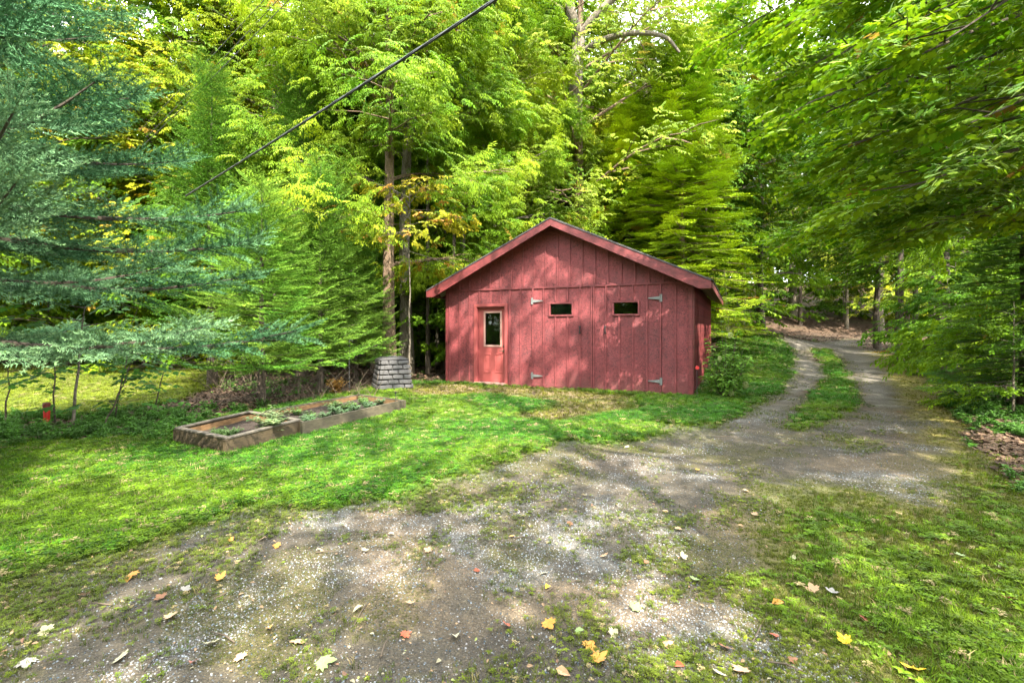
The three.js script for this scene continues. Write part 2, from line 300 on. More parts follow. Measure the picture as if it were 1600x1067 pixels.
function zones(x, d) {
  const w1 = (fbm(x * 1.3, d * 1.3, 4) - 0.5), w2 = (fbm(x * 4 + 9, d * 4, 3) - 0.5);
  const wob = w1 * 0.9 + w2 * 0.35;
  const rough = clamp(0.35 + d * 0.02, 0.3, 0.7);
  let drive = Math.min(sd(DRIVE, x, d), -sd(STRIP, x, d)) + wob * rough * (d < 7 && x > 0.5 ? 2.6 : d < 9 ? 2.3 : 1.3);
  const lawn = Math.max(sd(LAWN_FRONT, x, d), sd(LAWN_RIGHT, x, d), sd(STRIP, x, d)) + wob * 0.7;
  const back = sd(LAWN_BACK, x, d) + wob * 0.5;
  const wd = d < 7 && x > 0.5 ? sst(-0.6, 0.45, drive) : d < 9 ? sst(-0.5, 0.35, drive) : sst(-0.28, 0.28, drive), wl = Math.max(sst(-0.35, 0.35, lawn), sst(-0.3, 0.3, back)) * (1 - wd);
  return { drive, lawn, back, wd, wl, wf: Math.max(0, 1 - wd - wl), dirt: sst(-0.3, 0.4, sd(DIRT, x, d) + wob) };
}
const mix3 = (a, b, t) => [lerp(a[0], b[0], t), lerp(a[1], b[1], t), lerp(a[2], b[2], t)];
// how much grass grows (0..1)
function grassAt(x, d, z) {
  const n = fbm(x * 0.9 + 31, d * 0.9, 4), m = fbm(x * 3.1, d * 3.1 + 40, 3);
  let g = z.wl * (z.lawn > z.back ? 1 : 0.8);
  if (z.lawn > -0.3 && sd(LAWN_RIGHT, x, d) > -0.3 && z.wl > 0) g *= (0.035 + 0.10 * sst(4, 6.5, d) + 0.2 * sst(0.45, 0.62, n * 0.45 + m * 0.55)) * (0.15 + 0.85 * sst(-0.1, 1.3, -z.drive + (n - 0.5)));
  g *= 1 - 0.75 * z.dirt;
  if (z.lawn > -0.3 && d < 9) g *= 0.3 + 0.7 * sst(-0.2, 0.9, -z.drive + 1.2 * (m - 0.5));
  const edge = sst(-1.5, 0.1, -z.drive);                          // sparse growth into the drive
  g = Math.max(g, z.wd * edge * 0.42 * sst(0.45, 0.62, n * 0.5 + m * 0.5));
  g = Math.max(g, z.wd * 0.05 * sst(0.5, 0.68, n * 0.4 + m * 0.6));
  return g;
}
{
  const xs = [], ds = [];
  for (let x = -90; x < -9; x += clamp((-9 - x) * 0.12, 0.2, 6)) xs.push(x);
  for (let x = -9; x < 9; x += 0.055) xs.push(x);
  for (let x = 9; x < 100; x += clamp((x - 9) * 0.12, 0.14, 6)) xs.push(x);
  for (let d = -70; d < 1; d += clamp((1 - d) * 0.15, 0.15, 5)) ds.push(d);
  for (let d = 1; d < 8; d += 0.05) ds.push(d);
  for (let d = 8; d < 160; d += clamp((d - 8) * 0.02, 0.06, 6)) ds.push(d);
  const nx = xs.length, nd = ds.length, P = new Float32Array(nx * nd * 3), C = new Float32Array(nx * nd * 3), UV = new Float32Array(nx * nd * 2), K = new Uint8Array(nx * nd);
  for (let j = 0; j < nd; j++) for (let i = 0; i < nx; i++) {
    const x = xs[i], d = ds[j], k = j * nx + i;
    P[3 * k] = x; P[3 * k + 1] = ground(x, d); P[3 * k + 2] = -d; UV[2 * k] = x; UV[2 * k + 1] = d;
    const z = zones(x, d), n = fbm(x * 0.8 + 5, d * 0.8, 4), m = fbm(x * 2.6 + 70, d * 2.6, 4), q = fbm(x * 7, d * 7 + 33, 2);
    // drive: pale limestone fines, dark damp earth, olive moss
    const q2 = fbm(x * 15 + 4, d * 15 + 71, 2);
    let c = mix3([0.105, 0.088, 0.062], [0.175, 0.168, 0.16], sst(0.50, 0.66, n * 0.3 + m * 0.5 + q * 0.2 + 0.25 * (q2 - 0.5)));
    c = mix3(c, [0.10, 0.088, 0.022], 0.8 * sst(0.48, 0.66, fbm(x * 1.5 + 90, d * 1.5 + 7, 4) + 0.4 * (q - 0.5) + 0.2 * (q2 - 0.5)));
    c = mix3(c, [0.25, 0.185, 0.12], 0.55 * sst(0.56, 0.68, fbm(x * 1.1 + 14, d * 1.1 + 60, 3)));
    c = mix3(c, [0.06, 0.048, 0.034], 0.8 * sst(0.6, 0.75, fbm(x * 0.9 + 44, d * 0.9 + 21, 4)));
    if (d > 6) c = mix3(c, mix3([0.15, 0.135, 0.115], [0.24, 0.225, 0.205], sst(0.35, 0.65, m)), sst(6, 10, d) * sst(0.2, 0.7, z.drive + 0.3));
    c = c.map((v, k2) => v * (0.40 + 0.42 * q2) * [1.07, 1, 0.88][k2]);
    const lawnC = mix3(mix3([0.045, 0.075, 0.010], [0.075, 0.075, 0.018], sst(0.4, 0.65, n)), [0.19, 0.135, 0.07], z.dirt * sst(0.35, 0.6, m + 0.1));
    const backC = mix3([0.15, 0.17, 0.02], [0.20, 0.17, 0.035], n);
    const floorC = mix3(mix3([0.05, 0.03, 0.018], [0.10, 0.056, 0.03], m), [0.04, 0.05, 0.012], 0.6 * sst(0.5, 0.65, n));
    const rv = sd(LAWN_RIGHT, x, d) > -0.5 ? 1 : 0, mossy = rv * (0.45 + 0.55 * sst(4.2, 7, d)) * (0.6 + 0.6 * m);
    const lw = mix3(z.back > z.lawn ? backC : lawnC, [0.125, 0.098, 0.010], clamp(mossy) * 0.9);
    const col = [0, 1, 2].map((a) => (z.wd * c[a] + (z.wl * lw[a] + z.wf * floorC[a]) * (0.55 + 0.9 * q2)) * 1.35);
    C.set(col, 3 * k); K[k] = z.wd >= 0.5 ? 0 : z.wl >= z.wf ? 1 : 2;
  }
  const I = [[], [], []];
  for (let j = 0; j < nd - 1; j++) for (let i = 0; i < nx - 1; i++) {
    const a = j * nx + i, b = a + 1, c = a + nx, e = c + 1;
    I[K[a]].push(a, b, c); I[K[e]].push(b, e, c);
  }
  const base = new THREE.BufferGeometry();
  base.setAttribute('position', new THREE.BufferAttribute(P, 3)); base.setAttribute('color', new THREE.BufferAttribute(C, 3)); base.setAttribute('uv', new THREE.BufferAttribute(UV, 2));
  base.setIndex([...Array(0)]); base.setIndex(new THREE.BufferAttribute(Uint32Array.from(I[0].concat(I[1], I[2])), 1)); base.computeVertexNormals();
  const N = base.attributes.normal.array;
  ['driveway', 'lawn', 'forest_floor'].forEach((name, s) => {        // compact each zone's own vertices
    const map = new Int32Array(nx * nd).fill(-1), idx = new Uint32Array(I[s].length); let n = 0; const src = [];
    I[s].forEach((v, k) => { if (map[v] < 0) { map[v] = n++; src.push(v); } idx[k] = map[v]; });
    const take = (A, w) => { const o = new Float32Array(n * w); src.forEach((v, k) => { for (let q = 0; q < w; q++) o[k * w + q] = A[v * w + q]; }); return new THREE.BufferAttribute(o, w); };
    const g = new THREE.BufferGeometry();
    g.setAttribute('position', take(P, 3)); g.setAttribute('normal', take(N, 3)); g.setAttribute('color', take(C, 3)); g.setAttribute('uv', take(UV, 2)); g.setIndex(new THREE.BufferAttribute(idx, 1));
    const m = part(name, g, [M.drive, M.lawn, M.floor][s], scene);
    m.userData.kind = 'structure';
    m.userData.label = ['two track gravel driveway with patches of moss, pale stone dust and damp earth', 'short green lawn and mossy verge on both sides of the driveway', 'brown leaf covered forest floor under the trees'][s];
  });
}

// ------------------------------------------------------------------ instanced ground cover
function instanced(name, geo, mat, mats, cols, parent = scene) {
  const o = new THREE.InstancedMesh(geo, mat, mats.length / 16);
  o.instanceMatrix = new THREE.InstancedBufferAttribute(Float32Array.from(mats), 16);
  if (cols) o.instanceColor = new THREE.InstancedBufferAttribute(Float32Array.from(cols), 3);
  o.name = parent === scene ? numbered(name) : name; o.userData.kind = 'stuff'; o.frustumCulled = false; parent.add(o); return o;
}
const _m = new THREE.Matrix4(), _q = new THREE.Quaternion(), _q2 = new THREE.Quaternion(), _e = new THREE.Euler(), _s = new THREE.Vector3(), _p = new THREE.Vector3();
function pushM(list, x, y, z, rx, ry, rz, s, sy = s) { _e.set(rx, ry, rz, 'YXZ'); _m.compose(_p.set(x, y, z), _q.setFromEuler(_e), _s.set(s, sy, s)); for (let k = 0; k < 16; k++) list.push(_m.elements[k]); }
function bladeTuft(seed, n, h, w, spread, lean) {
  const r = mulberry(seed), t = new Tri();
  for (let k = 0; k < n; k++) {
    const a = r() * 6.28, b = r() * 6.28, ox = Math.cos(b) * spread * Math.sqrt(r()), oz = Math.sin(b) * spread * Math.sqrt(r()), hh = h * (0.5 + 0.6 * r()), l = lean * (0.3 + r()) * h, ww = w * (0.7 + 0.6 * r());
    const cx = Math.cos(a), cz = Math.sin(a), px = -cz * ww / 2, pz = cx * ww / 2, sh = 0.75 + 0.4 * r(), c0 = [sh * 0.75, sh * 0.75, sh * 0.7], c1 = [sh, sh, sh];
    const A = [ox - px, -0.01, oz - pz], B = [ox + px, -0.01, oz + pz], C = [ox + cx * l * 0.35 + px * 0.8, hh * 0.6, oz + cz * l * 0.35 + pz * 0.8], D = [ox + cx * l * 0.35 - px * 0.8, hh * 0.6, oz + cz * l * 0.35 - pz * 0.8], E = [ox + cx * l, hh, oz + cz * l];
    t.tri(A, B, C, c0).tri(A, C, D, c0).tri(D, C, E, c1);
  }
  return t.geo();
}
function leafShape(t, o, dir, nrm, L, Wd, fold, droop, col) {        // an oval pointed leaf of six triangles
  const D = dir.clone().normalize(), S = new THREE.Vector3().crossVectors(nrm, D).normalize(), U = new THREE.Vector3().crossVectors(D, S);
  const P = (u, v, w) => [o.x + D.x * u * L + S.x * v * Wd + U.x * w, o.y + D.y * u * L + S.y * v * Wd + U.y * w - droop * L * u * u, o.z + D.z * u * L + S.z * v * Wd + U.z * w];
  const a = P(0, 0, 0), m1 = P(0.35, 0, 0), m2 = P(0.7, 0, 0), b = P(1, 0, 0), f = fold * Wd;
  const l1 = P(0.32, 0.5, f), l2 = P(0.68, 0.36, f * 0.8), r1 = P(0.32, -0.5, f), r2 = P(0.68, -0.36, f * 0.8);
  t.tri(a, m1, l1, col).quad(l1, m1, m2, l2, col).tri(l2, m2, b, col).tri(a, r1, m1, col).quad(m1, r1, r2, m2, col).tri(m2, r2, b, col);
}
function cloverPatch(seed) {
  const r = mulberry(seed), t = new Tri();
  for (let k = 0; k < 5; k++) { const ox = gauss(r) * 0.03, oz = gauss(r) * 0.03, y = 0.018 + 0.022 * r(), a0 = r() * 6.28; for (let q = 0; q < 3; q++) { const a = a0 + q * 2.09, s = 0.8 + 0.3 * r(); const c = [s, s, s]; const dx = Math.cos(a), dz = Math.sin(a), L = 0.012 + 0.006 * r(); t.tri([ox, y, oz], [ox + dx * L - dz * L * 0.55, y + 0.003, oz + dz * L + dx * L * 0.55], [ox + dx * L + dz * L * 0.55, y + 0.002, oz + dz * L - dx * L * 0.55], c); } }
  return t.geo();
}
function rosette(seed, n, L, Wd, lift) {
  const r = mulberry(seed), t = new Tri();
  for (let k = 0; k < n; k++) { const a = k * 2.4 + r() * 0.5, s = 0.8 + 0.4 * r(), e = lift * (0.5 + r()); leafShape(t, _v(0, 0.006 + 0.01 * r(), 0), _v(Math.cos(a), e, Math.sin(a)), _v(-Math.cos(a) * e, 1, -Math.sin(a) * e), L * (0.7 + 0.5 * r()), Wd * (0.8 + 0.4 * r()), 0.18, 0.35, [s, s, s]); }
  return t.geo();
}
{
  const r = mulberry(501), kinds = [bladeTuft(1, 8, 0.045, 0.0058, 0.03, 1.0), bladeTuft(2, 7, 0.065, 0.0055, 0.035, 0.9), cloverPatch(3), rosette(4, 6, 0.05, 0.026, 0.5)];
  const mats = kinds.map(() => []), cols = kinds.map(() => []);
  for (let k = 0; k < 640000; k++) {
    const d = 1.75 * Math.pow(27 / 1.75, r()), x = (r() * 2 - 1) * (1.12 * d + 0.3);
    const z = zones(x, d), g = grassAt(x, d, z), rz = sd(LAWN_RIGHT, x, d) > -0.3 && z.wd < 0.6 || (z.wd > 0.5 && d < 7 && fbm(x * 1.5 + 90, d * 1.5 + 7, 4) > 0.54); let tiny = false;
    if (r() > g) { if (!rz || r() > 0.4) continue; tiny = true; }
    if (sd(SHED_FOOT, x, d) > -0.02 || sd(BED1, x, d) > -0.02 || sd(BED2, x, d) > -0.02) continue;
    const right = sd(LAWN_RIGHT, x, d) > -0.2, mossy = right ? sst(4.5, 7, d) : 0, back = z.back > z.lawn;
    if (mossy && r() < mossy * 0.25) continue;
    const u = tiny ? 0.9 * r() * 0.55 : r(), kind = u < 0.5 ? 0 : u < 0.72 ? 1 : u < (right ? 0.84 : 0.98) ? 2 : 3;
    const n = fbm(x * 0.7 + 3, d * 0.7 + 8, 3), v = 0.6 + 0.8 * r();
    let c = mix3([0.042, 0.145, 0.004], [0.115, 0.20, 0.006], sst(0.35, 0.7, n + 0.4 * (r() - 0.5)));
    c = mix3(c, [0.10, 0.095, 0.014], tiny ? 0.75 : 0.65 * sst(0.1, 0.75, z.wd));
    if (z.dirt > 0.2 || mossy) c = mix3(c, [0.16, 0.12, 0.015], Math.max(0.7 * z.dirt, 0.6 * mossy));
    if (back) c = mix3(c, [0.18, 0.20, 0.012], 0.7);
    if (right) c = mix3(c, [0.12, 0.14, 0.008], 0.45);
    const straw = r() < 0.06; if (straw) c = [0.28, 0.22, 0.10];
    const s = (0.75 + 0.5 * r()) * (1 + Math.min(0.9, d * 0.035)) * lerp(1, 0.38, sst(0.0, 0.75, z.wd)) * (tiny ? 0.4 : right ? 0.78 : 1) * (z.dirt > 0.3 || mossy > 0.5 ? 0.7 : 1);
    pushM(mats[kind], x, ground(x, d), -d, (r() - 0.5) * 0.3, r() * 6.28, (r() - 0.5) * 0.3, s * (kind === 2 ? 1.25 : kind === 3 && right ? 0.5 + 0.6 * r() : 1));
    cols[kind].push(c[0] * v, c[1] * v, c[2] * v);
  }
  ['grass', 'tall_grass', 'clover', 'broadleaf_weeds'].forEach((n, k) => { const o = instanced(n, kinds[k], M.grass, mats[k], cols[k]); o.userData.label = ['short green grass blades covering the lawn and verge', 'longer grass blades standing among the mown lawn', 'low clover leaves spread through the lawn', 'flat broadleaf weeds scattered through the verge'][k]; o.userData.category = ['grass', 'grass', 'clover', 'weeds'][k]; });
}
{ // loose stones on the drive
  const r = mulberry(502), mats = [], cols = [], g = new THREE.IcosahedronGeometry(1, 0);
  { const p = g.attributes.position, h = {}; for (let i = 0; i < p.count; i++) { const key = [p.getX(i), p.getY(i), p.getZ(i)].map((q) => q.toFixed(2)).join(); const s = h[key] ??= 0.75 + 0.45 * r(); p.setXYZ(i, p.getX(i) * s, p.getY(i) * s * 0.6, p.getZ(i) * s); } g.computeVertexNormals(); }
  for (let k = 0; k < 170000; k++) {
    const d = 1.75 * Math.pow(9 / 1.75, r()), x = (r() * 2 - 1) * (1.12 * d + 0.2), z = zones(x, d); if (z.wd < 0.5 * r() + 0.3) continue;
    const patch = sst(0.42, 0.62, fbm(x * 0.8 + 5, d * 0.8, 4) * 0.45 + fbm(x * 2.6 + 70, d * 2.6, 4) * 0.55); if (r() > 0.25 + 0.75 * patch) continue;
    const s = (0.0022 + 0.0045 * Math.pow(r(), 3)) * (0.8 + d * 0.07), t = 0.04 + 0.21 * Math.pow(r(), 1.7) + 0.06 * patch, w = (r() - 0.5) * 0.05;
    pushM(mats, x, ground(x, d) + s * 0.2, -d, r() * 0.6, r() * 6.28, r() * 0.6, s);
    cols.push(t + w, t, t - w * 0.8);
  }
  const o = instanced('gravel', g, M.stone, mats, cols); o.userData.label = 'loose pale gravel stones on the driveway'; o.userData.category = 'gravel';
}

// ------------------------------------------------------------------ the red shed
{
  const shed = thing('wooden_shed', 'red painted board and batten shed with double doors under a low gable roof', 'shed', [SHED_O[0], 0, -SHED_O[1]], SHED_TURN);
  const TR = 2.575, RX = SHED_W / 2, PITCH = 0.457, ROOF0 = 2.68;            // height of the trim band; the roof's underside over the side walls
  const roofAt = (x) => ROOF0 + (RX - Math.abs(x - RX)) * PITCH;
  const gx0 = 2.626, gx1 = 5.861, gm = 4.235;                                // garage doors
  const dx0 = 1.0, dx1 = 1.86, dh = 2.1;                                     // person door opening
  const ext = (sh, depth, z, bev = 0) => { const g = new THREE.ExtrudeGeometry(sh, { depth, bevelEnabled: bev > 0, bevelThickness: bev, bevelSize: bev, bevelSegments: 1, curveSegments: 4 }); g.translate(0, 0, z); return boxUV(g); };
  const rect = (x0, y0, x1, y1, P = THREE.Shape) => { const s = new P(); s.moveTo(x0, y0); s.lineTo(x1, y0); s.lineTo(x1, y1); s.lineTo(x0, y1); s.closePath(); return s; };
  // lower front wall, with openings
  const low = rect(0, 0.02, SHED_W, TR); low.holes.push(rect(dx0, 0.05, dx1, dh, THREE.Path), rect(gx0, 0.045, gx1, TR - 0.012, THREE.Path));
  part('front_wall', ext(low, 0.09, -0.09), M.siding, shed);
  const gab = new THREE.Shape(); gab.moveTo(0, TR + 0.002); gab.lineTo(SHED_W, TR + 0.002); gab.lineTo(SHED_W, roofAt(SHED_W)); gab.lineTo(RX, roofAt(RX)); gab.lineTo(0, roofAt(0)); gab.closePath();
  part('gable_wall', ext(gab, 0.09, -0.088), M.siding, shed);
  // side and back walls: vertical boards one by one on the side that shows
  part('side_wall', moved(boxUV(bx(0.08, 2.6, SHED_D - 0.2, 0)), 0.042, 1.32, -SHED_D / 2 - 0.02), M.plainWall, shed);
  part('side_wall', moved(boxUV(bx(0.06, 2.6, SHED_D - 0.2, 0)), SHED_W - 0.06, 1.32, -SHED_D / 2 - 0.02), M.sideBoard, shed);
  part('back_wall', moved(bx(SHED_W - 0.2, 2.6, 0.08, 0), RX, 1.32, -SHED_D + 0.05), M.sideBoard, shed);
  const rs = mulberry(71);
  const boardG = [0.185, 0.195, 0.2].map((w) => bx(0.022, 2.52, w, 0.004));
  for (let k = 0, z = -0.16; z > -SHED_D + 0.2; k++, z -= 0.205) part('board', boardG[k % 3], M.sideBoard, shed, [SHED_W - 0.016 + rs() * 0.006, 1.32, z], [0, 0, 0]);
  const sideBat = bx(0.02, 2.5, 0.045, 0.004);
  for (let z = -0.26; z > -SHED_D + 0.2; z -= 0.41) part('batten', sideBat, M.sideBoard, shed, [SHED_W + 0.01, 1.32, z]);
  // corner boards
  const cb = bx(0.085, TR - 0.04, 0.022);
  part('corner_board', cb, M.trim, shed, [0.043, TR / 2 + 0.01, 0.0125]); part('corner_board', cb, M.trim, shed, [SHED_W - 0.043, TR / 2 + 0.01, 0.0125]);
  part('corner_board', bx(0.022, TR - 0.04, 0.1), M.trim, shed, [SHED_W + 0.0125, TR / 2 + 0.01, -0.045]);
  // sill under the wall
  part('sill_beam', bx(SHED_W - 0.04, 0.06, 0.08, 0.005), M.dark, shed, [RX, 0.005, -0.05]);
  // trim band across the front
  part('trim_band', bx(SHED_W - 0.02, 0.045, 0.03), M.batten, shed, [RX, TR, 0.016]);
  // battens on the fixed wall, below and above the band
  const lowB = bx(0.04, TR - 0.075, 0.02);
  for (const s of [0.126, 0.443, 0.765, 2.306, 6.165]) part('batten', lowB, M.batten, shed, [s, TR / 2 + 0.005, 0.0152]);
  part('batten', bx(0.04, TR - dh - 0.12, 0.028), M.batten, shed, [1.08, (TR + dh) / 2 + 0.02, 0.0152]); part('batten', bx(0.04, TR - dh - 0.12, 0.028), M.batten, shed, [1.43, (TR + dh) / 2 + 0.02, 0.0152]);
  part('batten', bx(0.04, TR - dh - 0.12, 0.028), M.batten, shed, [1.72, (TR + dh) / 2 + 0.02, 0.0152]); part('batten', bx(0.04, TR - 0.075, 0.028), M.batten, shed, [1.998, TR / 2 + 0.005, 0.0152]);
  for (let k = 0; k < 21; k++) { const s = 0.126 + 0.3205 * k; if (s > SHED_W - 0.1) break; const h = roofAt(s) - TR - 0.06; if (h < 0.08) continue; part('batten', bx(0.04, h, 0.028), M.batten, shed, [s, TR + 0.028 + h / 2, 0.0152]); }
  // horizontal frieze piece at the peak
  { const f = new THREE.Shape(); f.moveTo(-0.42, 0); f.quadraticCurveTo(0, 0.075, 0.42, 0); f.lineTo(0.30, 0.09); f.quadraticCurveTo(0, 0.16, -0.30, 0.09); f.closePath(); part('peak_trim', moved(ext(f, 0.026, 0), RX, roofAt(RX) - 0.30, 0.023), M.trim, shed); }
  // roof: slabs, shingle courses, fascia, soffit
  const OX = 0.40, OF = 0.36, L = SHED_D + OF + 0.25, ang = Math.atan(PITCH), half = RX + OX, slope = half / Math.cos(ang);
  const cz = OF - L / 2;
  for (const s of [-1, 1]) {
    const roof = new THREE.Group(); roof.name = 'roof'; shed.add(roof);
    roof.position.set(RX + s * half / 2, ROOF0 + (RX - half / 2) * PITCH + 0.045, cz); roof.rotation.z = -s * ang;
    part('decking', bx(slope, 0.05, L - 0.05, 0), M.sideBoard, roof);
    const nC = 27, cw = slope / nC, rg = mulberry(80 + s); const course = [0, 1].map((q) => bx(cw + 0.035, 0.012, L + 0.03, 0.003));
    for (let k = 0; k < nC; k++) part('shingle_course', course[k % 2], M.shingle, roof, [s * (-slope / 2 + (k + 0.5) * cw + 0.012), 0.036 + (nC - k) * 0.0004, 0], [0, 0, s * 0.06]);
    // rake fascia on the gable and the drip edge over it
    const fg = new THREE.Shape(); const fh = 0.155, t = Math.tan(ang);
    if (s < 0) { fg.moveTo(-OX, ROOF0 - OX * t - 0.10); fg.lineTo(-OX, ROOF0 - OX * t + 0.055); fg.lineTo(RX, ROOF0 + RX * t + 0.055); fg.lineTo(RX, ROOF0 + RX * t - fh + 0.045); fg.lineTo(-OX + 0.24, ROOF0 - OX * t - 0.10 + 0.002); }
    else { fg.moveTo(SHED_W + OX, ROOF0 - OX * t - 0.10); fg.lineTo(SHED_W + OX - 0.24, ROOF0 - OX * t - 0.098); fg.lineTo(RX + 0.002, ROOF0 + RX * t - fh + 0.045); fg.lineTo(RX + 0.002, ROOF0 + RX * t + 0.055); fg.lineTo(SHED_W + OX, ROOF0 - OX * t + 0.055); }
    fg.closePath(); part('rake_fascia', ext(fg, 0.03, OF - 0.005, 0.003), M.trim, shed);
    const lk = part('drip_edge', bx(slope + 0.01, 0.034, 0.04, 0.004), M.shingle, shed, [RX + s * half / 2, ROOF0 + (RX - half / 2) * PITCH + 0.078, OF + 0.022], [0, 0, -s * ang]);
    part('eave_fascia', bx(0.026, 0.15, L - 0.05), M.trim, shed, [RX + s * (half + 0.012), ROOF0 - OX * t - 0.02, cz]);
    // sloping soffit behind the rake, and the eave soffit with its rafters
    part('soffit', bx(slope - 0.03, 0.012, OF - 0.02, 0), M.trim, shed, [RX + s * half / 2, ROOF0 + (RX - half / 2) * PITCH + 0.006, OF / 2 + 0.0], [0, 0, -s * ang]);
    part('soffit', bx(OX - 0.03, 0.012, L - 0.5, 0), M.soffit, shed, [RX + s * (RX + OX / 2 + 0.005), ROOF0 - OX / 2 * t + 0.006, cz - 0.22], [0, 0, -s * ang]);
    const rg2 = bx(OX - 0.02, 0.085, 0.038);
    for (let z = -0.3; z > -SHED_D; z -= 0.61) part('rafter_tail', rg2, M.soffit, shed, [RX + s * (RX + OX / 2), ROOF0 - OX / 2 * t - 0.045, z], [0, 0, -s * ang]);
    part('rake_return', moved(bx(0.23, 0.012, OF - 0.03), 0, 0, 0), M.trim, shed, [RX + s * (half - 0.12), ROOF0 - OX * t - 0.092, OF / 2 + 0.005]);
  }
  // person door: frame, leaf with glass, two raised panels, lever and deadbolt
  const door = new THREE.Group(); door.name = 'door'; shed.add(door); door.userData.label = 'pink red panel door with a tall glass pane in its upper half';
  part('frame', merged([moved(bx(0.08, dh + 0.02, 0.05), dx0 - 0.032, dh / 2 + 0.01, 0.022), moved(bx(0.08, dh + 0.02, 0.05), dx1 + 0.072 - 0.04, dh / 2 + 0.01, 0.022), moved(bx(dx1 - dx0 + 0.15, 0.075, 0.052), (dx0 + dx1) / 2, dh + 0.052, 0.022),
    moved(bx(0.02, dh - 0.05, 0.13), dx0 + 0.011, dh / 2 + 0.02, -0.064), moved(bx(0.02, dh - 0.05, 0.13), dx1 - 0.011, dh / 2 + 0.02, -0.064), moved(bx(dx1 - dx0 - 0.05, 0.02, 0.13), (dx0 + dx1) / 2, dh - 0.012, -0.064)]), M.doorTrim, door);
  const sx0 = dx0 + 0.025, sx1 = dx1 - 0.025, wx0 = 1.205, wx1 = 1.70, wy0 = 1.06, wy1 = 1.97;
  const slab = rect(sx0, 0.09, sx1, dh - 0.026); slab.holes.push(rect(wx0, wy0, wx1, wy1, THREE.Path));
  part('door_leaf', ext(slab, 0.042, -0.105), M.doorPaint, door);
  const ring = (x0, y0, x1, y1, w, d, z) => { const s = rect(x0 - w, y0 - w, x1 + w, y1 + w); s.holes.push(rect(x0, y0, x1, y1, THREE.Path)); return ext(s, d, z, 0.003); };
  part('glazing_frame', ring(wx0 + 0.02, wy0 + 0.02, wx1 - 0.02, wy1 - 0.02, 0.045, 0.014, -0.062), M.sash, door);
  part('pane', moved(bx(wx1 - wx0 - 0.01, wy1 - wy0 - 0.01, 0.006, 0), (wx0 + wx1) / 2, (wy0 + wy1) / 2, -0.082), M.glass, door);
  for (const [a, b] of [[1.16, 1.40], [1.50, 1.74]]) { part('panel', ring(a + 0.03, 0.36, b - 0.03, 0.82, 0.022, 0.008, -0.064), M.doorPaint, door); part('panel', moved(bx(b - a - 0.12, 0.36, 0.01), (a + b) / 2, 0.59, -0.062), M.doorPaint, door); }
  const hd = part('handle', merged([moved(new THREE.CylinderGeometry(0.028, 0.03, 0.016, 16).rotateX(Math.PI / 2), 0, 0, 0.008), moved(new THREE.CylinderGeometry(0.011, 0.011, 0.05, 10).rotateX(Math.PI / 2), 0, 0, 0.035), moved(new THREE.CapsuleGeometry(0.011, 0.10, 4, 8).rotateZ(Math.PI / 2), -0.05, 0, 0.055)]), M.brass, door, [sx1 - 0.055, 0.93, -0.062]);
  part('deadbolt', merged([new THREE.CylinderGeometry(0.026, 0.028, 0.02, 16).rotateX(Math.PI / 2), moved(bx(0.01, 0.03, 0.02), 0, 0, 0.015)]), M.brass, door, [sx1 - 0.055, 1.06, -0.055]);
  part('threshold', bx(dx1 - dx0 + 0.1, 0.05, 0.2), M.sash, shed, [(dx0 + dx1) / 2, 0.055, 0.0]);
  // the two garage door leaves
  const tee = (dir) => { const s = new THREE.Shape(); s.moveTo(0, -0.038); s.lineTo(dir * 0.26, -0.010); s.quadraticCurveTo(dir * 0.28, 0, dir * 0.26, 0.010); s.lineTo(0, 0.038); s.closePath(); const g = ext(s, 0.004, 0, 0.0015);
    const bolts = [0.05, 0.13, 0.22].map((q) => moved(new THREE.SphereGeometry(0.009, 8, 5, 0, 6.3, 0, 1.6).rotateX(Math.PI / 2), dir * q, 0, 0.005));
    return merged([g, moved(bx(0.045, 0.17, 0.005, 0.002), -dir * 0.028, 0, 0.002), moved(new THREE.CylinderGeometry(0.009, 0.009, 0.18, 10), -dir * 0.003, 0, 0.006), ...bolts]); };
  for (const [a, b, wc, hingeX, dir] of [[gx0 + 0.006, gm - 0.005, 3.42, gx0, 1], [gm + 0.005, gx1 - 0.006, 5.04, gx1, -1]]) {
    const g = new THREE.Group(); g.name = 'garage_door'; shed.add(g);
    const w0 = wc - 0.29, w1 = wc + 0.29, y0 = 1.87, y1 = 2.155, top = TR - 0.02;
    const sl = rect(a, 0.055, b, top); sl.holes.push(rect(w0, y0, w1, y1, THREE.Path));
    part('door_leaf', ext(sl, 0.05, -0.048), M.siding, g);
    const win = new THREE.Group(); win.name = 'window'; g.add(win);
    part('frame', ring(w0 + 0.004, y0 + 0.004, w1 - 0.004, y1 - 0.004, 0.036, 0.03, 0.003), M.batten, win);
    part('pane', bx(w1 - w0 - 0.006, y1 - y0 - 0.006, 0.005, 0), M.glass, win, [wc, (y0 + y1) / 2, -0.018]);
    for (let k = 0; k < 11; k++) {
      const s = 2.626 + 0.3225 * k; if (s < a - 0.02 || s > b + 0.02) continue;
      const x = clamp(s, a + 0.021, b - 0.021);
      if (x > w0 - 0.065 && x < w1 + 0.065) { part('batten', bx(0.04, y0 - 0.05 - 0.06, 0.028), M.batten, g, [x, (0.06 + y0 - 0.05) / 2, 0.0165]); part('batten', bx(0.04, top - y1 - 0.055, 0.028), M.batten, g, [x, (top + y1 + 0.05) / 2, 0.0165]); }
      else part('batten', bx(0.04, top - 0.06, 0.028), M.batten, g, [x, (top + 0.06) / 2, 0.0165]);
    }
    for (const y of [2.235, 0.315]) part('hinge', tee(dir), M.galv, g, [hingeX + dir * 0.035, y, 0.033]);
